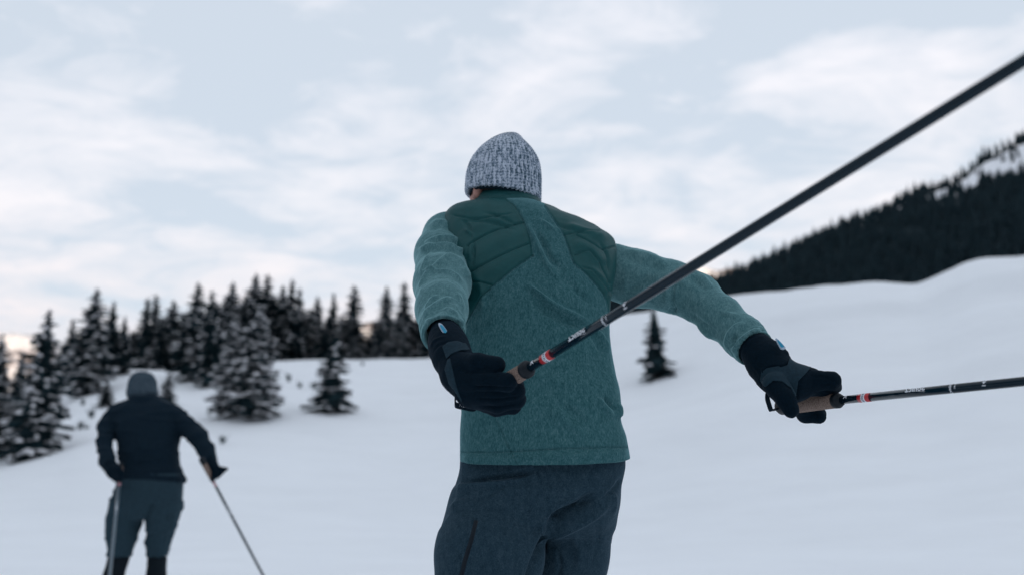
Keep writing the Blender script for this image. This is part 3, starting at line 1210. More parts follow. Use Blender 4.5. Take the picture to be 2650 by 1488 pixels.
# ======================================================== NEAR SKIER
torso_rows = [(518, 1292, 1348, 2.455, 0.030), (526, 1262, 1382, 2.445, 0.055), (535, 1222, 1404, 2.435, 0.075), (545, 1166, 1434, 2.42, 0.090), (560, 1150, 1466, 2.41, 0.102),
              (578, 1144, 1512, 2.40, 0.110), (600, 1140, 1552, 2.39, 0.118), (631, 1142, 1590, 2.37, 0.124), (680, 1150, 1594, 2.34, 0.130), (740, 1165, 1588, 2.31, 0.134),
              (790, 1180, 1580, 2.285, 0.134), (875, 1190, 1578, 2.25, 0.130), (957, 1193, 1590, 2.22, 0.126), (1030, 1194, 1605, 2.19, 0.126),
              (1062, 1194, 1606, 2.18, 0.129), (1085, 1193, 1604, 2.175, 0.130), (1132, 1192, 1618, 2.17, 0.136), (1175, 1191, 1627, 2.16, 0.140), (1230, 1188, 1636, 2.15, 0.142)]
torso = Stack(torso_rows, 2.35)
hemL, hemR, hemB = P(1192, 1192, 2.16), P(1630, 1184, 2.16), P(1400, 1203, 2.02)
hem_n = np.cross(hemR - hemL, hemB - hemL)
hem_n = -hem_n if hem_n[2] > 0 else hem_n      # points down
legL = pc((1300, 1300, 2.13, 0.100), (1266, 1440, 2.06, 0.1065), (1250, 1560, 2.03, 0.092))
legL += [(np.array([-0.09, 2.00, 0.50]), 0.078), (np.array([-0.12, 1.93, 0.25]), 0.066), (np.array([-0.13, 1.86, 0.08]), 0.055)]
legR = pc((1496, 1290, 2.17, 0.086), (1470, 1440, 2.18, 0.0820), (1452, 1560, 2.20, 0.080))
legR += [(np.array([0.13, 2.24, 0.50]), 0.072), (np.array([0.14, 2.22, 0.25]), 0.062), (np.array([0.15, 2.20, 0.08]), 0.052)]
hip_rows = [(1150, 1200, 1606, 2.165, 0.118), (1200, 1190, 1616, 2.16, 0.124), (1250, 1186, 1608, 2.15, 0.128), (1268, 1172, 1604, 2.145, 0.130), (1300, 1162, 1598, 2.14, 0.130),
            (1350, 1156, 1586, 2.14, 0.122), (1385, 1170, 1560, 2.15, 0.100)]
hips = Stack(hip_rows, 2.3)
armL = pc((1158, 612, 2.40, 0.060), (1143, 662, 2.33, 0.0595), (1144, 735, 2.18, 0.0595), (1143, 800, 2.05, 0.0510), (1148, 868, 1.935, 0.0385))
armR = pc((1585, 703, 2.40, 0.068), (1650, 722, 2.39, 0.0655), (1735, 741, 2.36, 0.0580), (1803, 768, 2.33, 0.0520), (1865, 822, 2.25, 0.0465), (1922, 872, 2.18, 0.0435), (1954, 903, 2.135, 0.0420))
base1 = (0.05, 2.1, 0.0)
hero = thing('person', base1, 'near skier seen from behind in a green jacket and grey knitted hat, arms swept back', 'person')


def body_sdf(torso, hips, legs, arms, hands, head, s=0.016):
    def f(p):
        d = torso(p, -s - 0.008)
        d = smin(d, hips(p, -s - 0.030), 0.02)
        for c in legs + arms:
            d = smin(d, chain(p, [(a, max(0.012, r - s - (0.012 if r > 0.08 else 0))) for a, r in c]), 0.02)
        for c in hands:
            d = smin(d, chain(p, [(a, max(0.006, r * 0.62)) for a, r in c]), 0.006)
        return smin(d, head(p), 0.012)
    return f


def head_sdf(c, yaw, sc_=1.0, tilt=0.0):
    cy, sy = math.cos(yaw), math.sin(yaw)
    fwd = np.array([-sy, cy, 0.0]); rgt = np.array([cy, sy, 0.0]); up = np.array([0, 0, 1.0])
    if tilt:
        f2 = fwd * math.cos(tilt) - up * math.sin(tilt)
        up = up * math.cos(tilt) + fwd * math.sin(tilt)
        fwd = f2
    B = np.stack([rgt, fwd, up], 1)

    def at(x, y, z):
        return c + B @ (np.array([x, y, z]) * sc_)

    def f(p):
        d = ellipsoid(p, at(0, 0, 0.02), np.array([0.076, 0.096, 0.100]) * sc_, B)
        d = smin(d, ellipsoid(p, at(0, 0.035, -0.05), np.array([0.062, 0.062, 0.075]) * sc_, B), 0.03)      # jaw
        d = smin(d, cone(p, at(0, -0.02, -0.05), at(0, -0.05, -0.17), 0.055 * sc_, 0.058 * sc_), 0.02)   # neck
        d = smin(d, cone(p, at(0, 0.098, 0.01), at(0, 0.115, -0.022), 0.010 * sc_, 0.014 * sc_), 0.012)  # nose
        d = smin(d, cone(p, at(-0.03, 0.083, 0.028), at(0.03, 0.083, 0.028), 0.014, 0.014), 0.012)           # brow
        d = smin(d, ellipsoid(p, at(0, 0.088, -0.085), np.array([0.022, 0.018, 0.018]) * sc_, B), 0.015)     # chin
        d = smin(d, cone(p, at(-0.02, 0.092, -0.052), at(0.02, 0.092, -0.052), 0.009, 0.009), 0.006)          # lips
        d = smax(d, -ellipsoid(p, at(0, 0.105, -0.052), np.array([0.024, 0.02, 0.0025]) * sc_, B), 0.004)
        for s in (-1, 1):
            d = smax(d, -ellipsoid(p, at(s * 0.031, 0.100, 0.006), np.array([0.016, 0.014, 0.009]) * sc_, B), 0.008)
            d = smin(d, ellipsoid(p, at(s * 0.031, 0.083, 0.006), np.array([0.013, 0.012, 0.012]) * sc_, B), 0.003)
            e = ellipsoid(p, at(s * 0.079, -0.014, -0.036), np.array([0.012, 0.017, 0.027]) * sc_, B)
            d = smin(d, e, 0.006)
            d = smax(d, -ellipsoid(p, at(s * 0.093, -0.008, -0.034), np.array([0.009, 0.009, 0.016]) * sc_, B), 0.004)
        return d
    return f, at, B


headc1 = P(1297, 476, 2.475)
head1, hat_at1, HB1 = head_sdf(headc1, math.radians(29), 0.97, math.radians(4))

# hands (glove surfaces)
gL = dict(
    gaunt=pc((1148, 850, 1.960, 0.0270), (1156, 880, 1.915, 0.0325), (1163, 903, 1.892, 0.0365), (1172, 925, 1.87, 0.0355)),
    palm=pc((1170, 925, 1.865, 0.0355), (1195, 968, 1.835, 0.0365), (1226, 1014, 1.83, 0.0320)),
    thumb=pc((1192, 945, 1.835, 0.0260), (1235, 941, 1.80, 0.0195), (1286, 944, 1.785, 0.0160)),
    index=pc((1200, 985, 1.815, 0.0280), (1262, 984, 1.780, 0.0180), (1312, 988, 1.765, 0.0160), (1328, 1000, 1.785, 0.0130)),
    middle=pc((1215, 1012, 1.82, 0.0290), (1280, 1022, 1.79, 0.0185), (1334, 1012, 1.785, 0.0165), (1338, 998, 1.82, 0.0135)),
    ring=pc((1234, 1024, 1.825, 0.0240), (1286, 1042, 1.80, 0.0180), (1338, 1033, 1.795, 0.0155), (1338, 1018, 1.83, 0.0130)),
    little=pc((1244, 1034, 1.835, 0.0205), (1284, 1053, 1.815, 0.0160), (1328, 1050, 1.810, 0.0140), (1332, 1036, 1.84, 0.0120)))
gR = dict(
    gaunt=pc((1940, 880, 2.16, 0.0280), (1962, 908, 2.122, 0.0350), (1986, 936, 2.10, 0.0430), (2008, 968, 2.075, 0.0400)),
    palm=pc((2006, 970, 2.07, 0.0390), (2055, 990, 2.055, 0.0370), (2096, 986, 2.06, 0.0290)),
    thumb=pc((2008, 995, 2.035, 0.0270), (2032, 1030, 2.005, 0.0205), (2047, 1060, 1.995, 0.0165)),
    index=pc((2090, 984, 2.050, 0.0240), (2152, 984, 2.035, 0.0180), (2160, 1000, 2.06, 0.0145)),
    middle=pc((2085, 996, 2.065, 0.0240), (2140, 1002, 2.06, 0.0180), (2150, 1016, 2.095, 0.0145)),
    ring=pc((2070, 1015, 2.12, 0.0220), (2105, 1056, 2.155, 0.0185), (2120, 1070, 2.15, 0.0150)),
    little=pc((2050, 1030, 2.13, 0.0200), (2085, 1071, 2.155, 0.0185), (2120, 1077, 2.14, 0.0150)))


def glove_sdf(g, k=0.0026):
    def f(p):
        d = smin(chain(p, g['gaunt']), chain(p, g['palm']), 0.012)
        for nme in ('thumb', 'index', 'middle', 'ring', 'little'):
            d = smin(d, chain(p, g[nme], 0.006), k)
        return d
    return f


bodyf = body_sdf(torso, hips, [legL, legR], [armL, armR], list(gL.values()) + list(gR.values()), head1)
zz = np.concatenate([axis_grid(0.02, 1.42, 0.014), axis_grid(1.426, 1.80, 0.006)])
xx = np.concatenate([axis_grid(-0.32, -0.19, 0.014), axis_grid(-0.183, 0.10, 0.006), axis_grid(0.112, 0.80, 0.014)])
sdf_part('body', bodyf, (0, 1.62, 0), (0, 2.68, 0), 0.011, M_skin, hero, base1, zs=np.concatenate([axis_grid(0.02, 1.42, 0.014), axis_grid(1.426, 1.84, 0.006)]), xs=xx)

# hair at the nape and round the ears
hairf = lambda p: smax(smax(ellipsoid(p, hat_at1(0, -0.012, 0.015), (0.0795, 0.0905, 0.105), HB1), plane_d(p, hat_at1(0, 0.0, -0.02), HB1 @ np.array([0, 1.0, 0.35])), 0.004),
                       -plane_d(p, hat_at1(0, 0, -0.068), (0, 0, 1.0)), 0.004)
lo, hi = headc1 - 0.14, headc1 + 0.15
sdf_part('hair', hairf, lo, hi, 0.004, M_hair, hero, base1, noise=lambda v, n: 0.0012 * fbm(v * 300 * np.array([1, 1, .3]), 2))

# hat
hat_rows = [(349.5, 1313, 1338, 2.50, 0.012), (352, 1303, 1343, 2.50, 0.022), (358, 1288, 1349, 2.50, 0.036), (368, 1270, 1356, 2.495, 0.052), (380, 1254, 1366, 2.49, 0.066),
            (396, 1237, 1379, 2.485, 0.080), (420, 1221, 1392, 2.48, 0.093), (440, 1213, 1397, 2.48, 0.100), (465, 1207, 1399, 2.475, 0.104), (490, 1206, 1399, 2.47, 0.106),
            (515, 1207, 1398, 2.465, 0.106), (560, 1210, 1396, 2.46, 0.104)]
hat = Stack(hat_rows, 2.15)
bl, br, bk = P(1208, 500, 2.47), P(1396, 528, 2.47), P(1298, 486, 2.375)
bn = np.cross(br - bl, bk - bl); bn = -bn if bn[2] > 0 else bn
hat_c = P(1303, 470, 2.475)


def hatf(p):
    d = hat(p)
    d = np.maximum(d, -hat(p, -0.007))
    return smax(d, plane_d(p, bl, bn), 0.003)


def hat_knit(v, n):
    ang = np.arctan2(v[:, 0] - hat_c[0], v[:, 1] - hat_c[1])
    top = sstep(hat.zt - 0.005, hat.zt - 0.09, v[:, 2])
    rib = 0.5 + 0.5 * np.cos(ang * 58)
    st = 0.5 + 0.5 * np.cos(v[:, 2] * 2 * math.pi / 0.0062 + np.cos(ang * 29) * 1.2)
    return (0.0024 * rib + 0.0012 * st * rib) * (0.3 + 0.7 * top) + 0.0012 * fbm(v * 45, 3)


hat_o = sdf_part('hat', hatf, (-0.13, 2.32, 1.50), (0.09, 2.66, 1.83), 0.0034, M_knit, hero, base1, noise=hat_knit, fine=True, label='grey and white flecked knitted beanie')
linf = lambda p: smax(np.maximum(hat(p, -0.008), -hat(p, -0.013)), plane_d(p, bl + (bl - hat_c) * 0 + bn / np.linalg.norm(bn) * 0.007, bn), 0.003)
sdf_part('lining', linf, (-0.13, 2.32, 1.50), (0.09, 2.66, 1.70), 0.0035, M_lining, hat_o, base1)

# ---- jacket trunk
def jacketf(p):
    d = torso(p)
    inner = np.maximum(torso(p, -0.010), plane_d(p, hemL, -hem_n) - 0.09)
    d = smax(d, -inner, 0.003)
    return smax(d, plane_d(p, hemL, hem_n), 0.003)


seamL = [(1309, 514), (1334, 534), (1354, 569), (1372, 617), (1379, 661), (1327, 697), (1275, 740), (1244, 773), (1216, 820), (1206, 838)]
seamR = [(1410, 532), (1430, 562), (1455, 597), (1472, 642), (1486, 681), (1513, 704), (1548, 742), (1569, 776), (1576, 806)]
torso_strokes = [
    (2.6, -0.0042, seamL[:5], 0), (2.6, -0.0042, seamL[4:], 0), (2.6, -0.0045, seamR, 0),
    # quilting
    (2.4, -0.0040, [(1206, 640), (1230, 621), (1292, 592), (1360, 574)], 0.03), (2.4, -0.0040, [(1208, 712), (1223, 700), (1271, 673), (1327, 647), (1376, 627)], 0.03),
    (2.4, -0.0035, [(1205, 730), (1240, 731), (1275, 738)], 0.03), (2.4, -0.0030, [(1165, 556), (1230, 566), (1300, 556), (1330, 552)], 0.1),
    (2.4, -0.0035, [(1458, 607), (1493, 600), (1553, 598)], 0.03), (2.4, -0.0035, [(1490, 606), (1534, 631), (1558, 645), (1592, 638)], 0.03),
    (2.4, -0.0035, [(1482, 662), (1520, 650), (1540, 668), (1562, 700), (1580, 740)], 0.05), (2.4, -0.0030, [(1500, 690), (1530, 700), (1560, 735), (1578, 770)], 0.1),
    # puff between the quilting lines
    (16, 0.0045, [(1210, 676), (1280, 630), (1365, 600)], 0.1), (16, 0.0045, [(1215, 720), (1290, 690), (1370, 648)], 0.1), (13, 0.004, [(1200, 600), (1270, 575), (1340, 562)], 0.15),
    (14, 0.004, [(1475, 630), (1520, 640), (1570, 690)], 0.2), (10, 0.004, [(1460, 580), (1520, 600), (1575, 620)], 0.2), (9, 0.004, [(1520, 690), (1555, 720), (1578, 770)], 0.2),
    (5, -0.0030, [(1190, 575), (1225, 570), (1290, 580), (1340, 600)], 0.3), (4, -0.0026, [(1240, 548), (1290, 560), (1350, 590)], 0.4), (5, -0.0030, [(1180, 560), (1215, 590), (1225, 660), (1215, 700)], 0.3),
    (5, 0.0030, [(1195, 590), (1222, 612), (1212, 680)], 0.3), (4, -0.003, [(1545, 620), (1570, 660), (1580, 720)], 0.3), (5, -0.003, [(1430, 575), (1470, 590), (1540, 612)], 0.3),
    # folds of the melange back
    (7, 0.0050, [(1351, 560), (1382, 614), (1399, 652), (1420, 693), (1450, 725)], 0.35), (9, -0.0045, [(1372, 575), (1405, 630), (1425, 668), (1465, 712)], 0.35),
    (5, 0.0035, [(1385, 560), (1420, 585), (1450, 610)], 0.4),
    (7, 0.0058, [(1347, 734), (1377, 752), (1411, 775), (1452, 800), (1494, 819), (1540, 842)], 0.3), (12, -0.0050, [(1360, 762), (1400, 792), (1450, 822), (1510, 846), (1560, 880)], 0.35),
    (5, 0.0040, [(1361, 728), (1389, 757), (1430, 790)], 0.4), (6, 0.0050, [(1535, 842), (1556, 872), (1580, 915)], 0.35), (8, -0.0045, [(1520, 850), (1545, 885), (1562, 925)], 0.4),
    (7, 0.0050, [(1535, 1018), (1563, 1052), (1592, 1082)], 0.35), (6, -0.0050, [(1560, 1020), (1585, 1050), (1604, 1066)], 0.35), (9, 0.005, [(1590, 1040), (1603, 1062), (1596, 1085)], 0.3),
    (10, 0.0035, [(1230, 700), (1250, 770), (1245, 850)], 0.4), (9, -0.0035, [(1440, 700), (1500, 760), (1560, 800)], 0.4),
    (14, 0.0035, [(1380, 1040), (1440, 1070), (1500, 1120), (1530, 1160)], 0.4), (12, -0.0030, [(1420, 1030), (1490, 1070), (1540, 1130)], 0.4),
    (16, -0.0030, [(1300, 860), (1400, 900), (1520, 920)], 0.4), (14, 0.0030, [(1250, 900), (1330, 960), (1450, 990), (1560, 985)], 0.4),
    (3.5, 0.0035, [(1370, 1040), (1300, 1062), (1230, 1050)], 0.4),
    # hem stitching and side seam
    (2.3, -0.0036, [(1190, 1168), (1260, 1169), (1323, 1167), (1444, 1160), (1530, 1158), (1626, 1156)], 0), (2.0, -0.0026, [(1280, 1079), (1300, 1120), (1315, 1156), (1338, 1200)], 0),
    (9, 0.0030, [(1190, 1185), (1320, 1187), (1450, 1180), (1630, 1172)], 0.05),
]
v, q, n = sdf_part('jacket', jacketf, (-0.22, 2.02, 0.86), (0.33, 2.58, 1.62), 0.0042, None, None, None, [(s_[0] * 1.0, s_[1] * (0.95 if s_[0] < 3 else (0.55 if s_[0] in (16, 13) else 1.7))) + tuple(s_[2:]) for s_ in torso_strokes],
                   lambda v, n: 0.0035 * fbm(v * 9, 3) + 0.0012 * fbm(v * 38, 3), keep=True, fine=True)
t = tris_of(q)
px, py, _ = project(v)
pitchside = n[:, 1] < 0.35
polyL = [(1309, 490)] + seamL + [(1100, 900), (1040, 700), (1040, 490)]
polyR = [(1410, 500)] + seamR + [(1576, 830), (1700, 850), (1720, 560), (1600, 480)]
s1 = np.where(pitchside | (py < 610), inside_poly(px, py, polyL), 50.0)
v1, ql, rest = clip_split(v, t, s1)
px, py, _ = project(v1)
ymax = np.concatenate([n[:, 1], np.zeros(len(v1) - len(v))])
s2 = np.where((ymax < 0.35) | (py < 610), inside_poly(px, py, polyR), 50.0)
v2, qr, rest = clip_split(v1, rest, s2)
jacket = part('jacket', *compact(v2, rest), M_fleece, hero, base1, label='teal green softshell jacket with melange back')
part('quilted_panel', *compact(v2, ql), M_quilt, jacket)
part('quilted_panel', *compact(v2, qr), M_quilt, jacket)
for ch in jacket.children:
    ch.data.transform(__import__('mathutils').Matrix.Translation(-Vector(base1)))

# ---- collar
col_rows = [(470, 1252, 1376, 2.505, 0.066), (486, 1247, 1378, 2.49, 0.070), (500, 1240, 1384, 2.475, 0.074), (515, 1232, 1394, 2.455, 0.080), (545, 1210, 1412, 2.44, 0.09)]
colS = Stack(col_rows, 2.1)
cl_, cr_, cb_ = P(1246, 506, 2.47), P(1384, 512, 2.47), P(1322, 491, 2.385)
cn = np.cross(cr_ - cl_, cb_ - cl_); cn = cn if cn[2] > 0 else -cn


def collarf(p):
    d = np.maximum(colS(p), -colS(p, -0.007))
    return smax(d, plane_d(p, cb_, cn), 0.003)


sdf_part('collar', collarf, (-0.13, 2.33, 1.40), (0.11, 2.62, 1.66), 0.0035, M_collar, jacket, base1,
         [(2.5, -0.002, [(1240, 520), (1271, 512), (1313, 509), (1361, 511), (1390, 522)], 0.05), (3, -0.003, [(1300, 500), (1340, 503), (1372, 513)], 0.4), (3, 0.002, [(1290, 506), (1340, 510)], 0.4)])
col2 = lambda p: smax(np.maximum(colS(p, -0.0075), -colS(p, -0.0115)), plane_d(p, cb_ + cn / np.linalg.norm(cn) * 0.004, cn), 0.002)
sdf_part('collar_lining', col2, (-0.13, 2.33, 1.40), (0.11, 2.62, 1.67), 0.0035, M_lining, jacket, base1)


# ---- sleeves
def sleeve(chain_pts, lo, hi, strokes, seed, amp=0.0015, ext=0.0, wall=0.0090, h=0.0042):
    (a, ra), (b, rb) = chain_pts[-2], chain_pts[-1]
    d = (b - a) / np.linalg.norm(b - a)
    end = b + d * ext

    def f(p):
        o = chain(p, chain_pts[:-1] + [(b + d * 0.06, rb + 0.001)], 0.02)
        i = np.maximum(chain(p, [(q, r - wall) for q, r in chain_pts[-2:]] + [(b + d * 0.09, rb - wall)], 0.02), plane_d(p, end - d * 0.08, -d))
        return smax(smax(o, -i, 0.002), plane_d(p, end, d), 0.003)
    # distance along the arm and angle about it, for folds that run round the sleeve
    cen = np.array([q for q, r in chain_pts])
    seg = np.concatenate([[0], np.cumsum(np.linalg.norm(np.diff(cen, axis=0), axis=1))])

    def folds(v, n):
        best = np.full(len(v), 9.0); s = np.zeros(len(v)); rad = np.zeros((len(v), 3))
        for k in range(len(cen) - 1):
            ab = cen[k + 1] - cen[k]
            t = np.clip(((v - cen[k]) @ ab) / (ab @ ab), 0, 1)
            c = cen[k] + t[:, None] * ab
            dd = np.linalg.norm(v - c, axis=1)
            m = dd < best
            best = np.where(m, dd, best); s = np.where(m, seg[k] + t * np.linalg.norm(ab), s); rad = np.where(m[:, None], v - c, rad)
        w = np.stack([s * 17 + rad[:, 0] * 14 - rad[:, 2] * 10, rad[:, 0] * 9 + seed, rad[:, 2] * 9 + rad[:, 1] * 7], 1)
        r = 1 - np.abs(vnoise(w) + 0.4 * vnoise(w * 2.1 + 5)) * 1.6
        r = np.clip(r, 0, 1) ** 2
        w2 = np.stack([s * 55 - rad[:, 1] * 20, rad[:, 0] * 14 + seed, rad[:, 2] * 14], 1)
        r2 = np.clip(1 - np.abs(vnoise(w2)) * 2.2, 0, 1) ** 2
        cuff = sstep(seg[-1] - 0.10, seg[-1] - 0.02, s)
        rim = sstep(0.001, 0.014, -plane_d(v, end, d))
        outer = sstep(0.0035, 0.0015, np.abs(chain(v, chain_pts[:-1] + [(b + d * 0.06, rb + 0.001)], 0.02)))
        st = sew(v, n, [(s_[0] * 1.6, s_[1] * 1.3) + tuple(s_[2:]) for s_ in strokes]) * outer
        rim = rim * outer
        return st + (amp * (r - 0.3) * (0.55 + 0.7 * cuff) + 0.0016 * (r2 - 0.3) * (0.4 + cuff) + 0.002 * fbm(v * 12, 2)) * (0.25 + 0.75 * rim)
    return sdf_part('sleeve', f, lo, hi, h, M_sleeve_lit, jacket, base1, None, folds, fine=True), end, d


strL = [
    (2.6, 0.0042, [(1087, 712), (1112, 698), (1137, 698), (1162, 704), (1182, 717), (1196, 731)], 0.15),
    (2.8, 0.0048, [(1087, 765), (1092, 737), (1107, 707), (1132, 682), (1155, 664), (1174, 662), (1192, 672), (1206, 690)], 0.12),
    (9, -0.0045, [(1110, 722), (1140, 690), (1165, 680), (1195, 692)], 0.3),
    (2.6, 0.0038, [(1087, 716), (1097, 687), (1110, 660), (1117, 642)], 0.2),
    (3.2, 0.0055, [(1080, 652), (1105, 640), (1130, 633), (1155, 634), (1179, 640), (1203, 658)], 0.12),
    (5, -0.0060, [(1082, 664), (1110, 650), (1140, 643), (1172, 650), (1200, 668)], 0.2),
    (3.2, 0.0050, [(1096, 634), (1125, 620), (1150, 615), (1170, 617), (1189, 627), (1206, 648)], 0.12),
    (3.5, -0.0055, [(1110, 634), (1140, 625), (1168, 627), (1196, 645)], 0.2),
    (3, 0.0042, [(1092, 823), (1107, 804), (1130, 786), (1155, 775), (1176, 775)], 0.2), (6, -0.0040, [(1100, 835), (1120, 810), (1150, 792), (1178, 788)], 0.3),
    (2.6, 0.0035, [(1097, 806), (1115, 779), (1137, 762)], 0.3), (3, 0.0035, [(1145, 790), (1165, 804), (1190, 817)], 0.3), (3, 0.0040, [(1179, 752), (1192, 779), (1201, 808)], 0.3),
    (4, 0.0030, [(1095, 834), (1115, 827), (1150, 823), (1185, 832)], 0.2), (5, -0.0035, [(1096, 846), (1120, 838)], 0.3),
    (4, -0.0030, [(1186, 830), (1196, 838), (1204, 846)], 0.2), (3, 0.005, [(1182, 828), (1196, 833), (1206, 842)], 0.2), (3, -0.005, [(1103, 846), (1098, 862), (1092, 880)], 0.2),
    (4, 0.0040, [(1110, 590), (1135, 575), (1165, 580), (1190, 600)], 0.2), (5, -0.0040, [(1105, 603), (1140, 587), (1180, 602)], 0.3),
    (4, 0.004, [(1196, 690), (1208, 706), (1214, 720)], 0.2),
]
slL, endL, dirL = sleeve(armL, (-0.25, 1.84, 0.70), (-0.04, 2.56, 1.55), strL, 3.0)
strR = [
    (2.4, -0.0040, [(1762, 722), (1748, 735), (1741, 760), (1742, 785), (1752, 806)], 0.05), (6, 0.0040, [(1730, 720), (1726, 760), (1728, 800)], 0.3),
    (4, -0.0070, [(1728, 798), (1740, 804), (1752, 800)], 0.3), (5, 0.0060, [(1600, 646), (1680, 665), (1740, 690)], 0.35), (7, -0.0045, [(1600, 665), (1680, 688), (1735, 705)], 0.35),
    (5, 0.0050, [(1625, 770), (1680, 735), (1740, 700), (1770, 690)], 0.35), (7, -0.005, [(1610, 750), (1650, 740), (1700, 712)], 0.35), (5, 0.004, [(1600, 790), (1650, 775), (1700, 778)], 0.3),
    (5, 0.0050, [(1800, 715), (1818, 720), (1835, 740), (1850, 750)], 0.3), (5, -0.0045, [(1780, 700), (1800, 730), (1830, 750)], 0.35), (5, 0.0045, [(1775, 700), (1765, 720), (1772, 745)], 0.35),
    (5, 0.0040, [(1755, 815), (1800, 845), (1860, 885)], 0.3), (4, -0.0035, [(1775, 800), (1820, 836), (1870, 872)], 0.3),
    (4, 0.0050, [(1876, 905), (1885, 870), (1905, 845), (1935, 835)], 0.25), (4, -0.0030, [(1888, 895), (1905, 866), (1935, 846), (1960, 836)], 0.25),
    (4, 0.0055, [(1893, 915), (1915, 885), (1945, 862), (1975, 850)], 0.2), (3, -0.0025, [(1945, 872), (1965, 858), (1980, 848)], 0.2), (4, -0.0045, [(1900, 900), (1900, 880), (1912, 868)], 0.3),
    (4, 0.004, [(1900, 925), (1930, 905), (1970, 880)], 0.2), (4, 0.004, [(1850, 800), (1890, 815), (1930, 822)], 0.4),
]
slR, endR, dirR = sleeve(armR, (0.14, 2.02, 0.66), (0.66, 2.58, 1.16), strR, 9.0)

# ---- trousers


def pantsf(p):
    h_ = hips(p)
    l1, l2 = chain(p, legL, 0.03), chain(p, legR, 0.03)
    legs_ = smin(l1, l2, 0.010)
    return smin(h_, legs_, 0.022)


p_str = [
    (20, -0.034, [(1560, 1270), (1500, 1312), (1440, 1345), (1405, 1385)], 0.3), (10, -0.016, [(1408, 1380), (1396, 1420), (1378, 1470), (1368, 1500)], 0.1),
    (10, 0.010, [(1550, 1250), (1500, 1290), (1440, 1318), (1400, 1370), (1360, 1440)], 0.3), (8, 0.008, [(1590, 1290), (1530, 1340), (1440, 1385), (1405, 1410)], 0.3),
    (4, 0.004, [(1535, 1275), (1500, 1320), (1460, 1345)], 0.4), (6, -0.006, [(1612, 1230), (1590, 1262), (1560, 1290)], 0.3), (5, 0.005, [(1575, 1262), (1590, 1290), (1585, 1340)], 0.3),
    (7, -0.009, [(1190, 1250), (1240, 1242), (1330, 1228), (1400, 1215)], 0.3), (7, 0.009, [(1165, 1266), (1210, 1256), (1300, 1248), (1370, 1232)], 0.25),
    (3, -0.0025, [(1215, 1292), (1255, 1290), (1300, 1262), (1370, 1215)], 0.1), (8, 0.005, [(1150, 1330), (1190, 1300), (1240, 1300)], 0.4), (10, -0.004, [(1300, 1320), (1330, 1400), (1310, 1480)], 0.4),
    (12, 0.006, [(1480, 1370), (1500, 1430), (1490, 1490)], 0.3), (6, -0.005, [(1440, 1420), (1450, 1460), (1440, 1500)], 0.3), (8, -0.004, [(1540, 1330), (1545, 1400), (1530, 1480)], 0.3),
    (2.5, 0.0025, [(1224, 1345), (1213, 1390), (1195, 1450), (1185, 1500)], 0), (3.5, -0.004, [(1233, 1344), (1221, 1395), (1203, 1455), (1192, 1500)], 0),
]
zs_p = np.concatenate([axis_grid(0.06, 0.70, 0.012), axis_grid(0.705, 1.02, 0.0048)])
v, q, n = sdf_part('trousers', pantsf, (-0.26, 1.80, 0), (0.30, 2.34, 0), 0.0056, None, None, None, p_str,
                   lambda v, n: 0.0045 * fbm(v * 8, 3) + 0.0025 * np.clip(1 - np.abs(vnoise(v * np.array([14, 14, 7]) + 3)) * 2.5, 0, 1), zs=zs_p, keep=True, fine=True)
t = tris_of(q)
px, py, _ = project(v)
sd = np.where(n[:, 1] < 0.2, inside_poly(px, py, [(1227, 1344), (1238, 1346), (1226, 1395), (1208, 1455), (1198, 1500), (1186, 1500), (1197, 1450), (1215, 1392)]), 50.0)
v1, zipf, rest = clip_split(v, t, sd)
pants = part('trousers', *compact(v1, rest), M_pants, hero, base1, label='dark blue grey melange ski trousers')
zv, zf = largest(*compact(v1, zipf))
part('pocket_zip', zv - np.array(base1), zf, M_zip, pants)

# boots
for L in (legL, legR):
    a = L[-1][0].copy()
    bf = lambda p, a=a: smax(smin(cone(p, a + [0, 0, 0.10], a + [0, 0, -0.01], 0.062, 0.055), cone(p, a + [0, -0.03, -0.035], a + [0.01, 0.16, -0.045], 0.045, 0.036), 0.02), -(p[:, 2] - 0.004), 0.004)
    sdf_part('boot', bf, a + [-0.1, -0.14, -0.1], a + [0.1, 0.24, 0.2], 0.008, M_boot, hero, base1)

# ---- gloves


def strap_band(name, path, wdir, w, th, mt, parent, base):
    vv, ff = ribbon(path, wdir, w, th)
    return part(name, vv - np.array(base) + np.array(base), ff, mt, parent, base)


gfL, gfR = glove_sdf(gL), glove_sdf(gR)
gl_str = [(3.5, -0.004, [(1215, 1001), (1270, 1002), (1345, 1003)], 0.2), (3.5, -0.004, [(1225, 1030), (1290, 1033), (1350, 1024)], 0.2), (3, -0.003, [(1245, 1051), (1300, 1052), (1345, 1042)], 0.2), (2.2, -0.0026, [(1180, 1005), (1165, 965), (1158, 930), (1176, 905), (1222, 912)], 0), (2.0, -0.0020, [(1200, 963), (1235, 963), (1290, 962)], 0.1),
          (2.0, -0.002, [(1196, 1050), (1170, 990), (1152, 960)], 0), (3, 0.002, [(1110, 905), (1125, 880), (1160, 868)], 0.3), (3, -0.002, [(1118, 920), (1136, 893), (1180, 880)], 0.3),
          (3, -0.002, [(1200, 985), (1235, 1000), (1300, 1005)], 0.3)]
glove_L = sdf_part('glove', gfL, (-0.19, 1.66, 0.62), (0.05, 1.99, 0.86), 0.0026, M_glove, hero, base1, gl_str, lambda v, n: 0.0012 * fbm(v * 45, 3) + 0.0008 * fbm(v * 150, 2), label='left black ski glove')
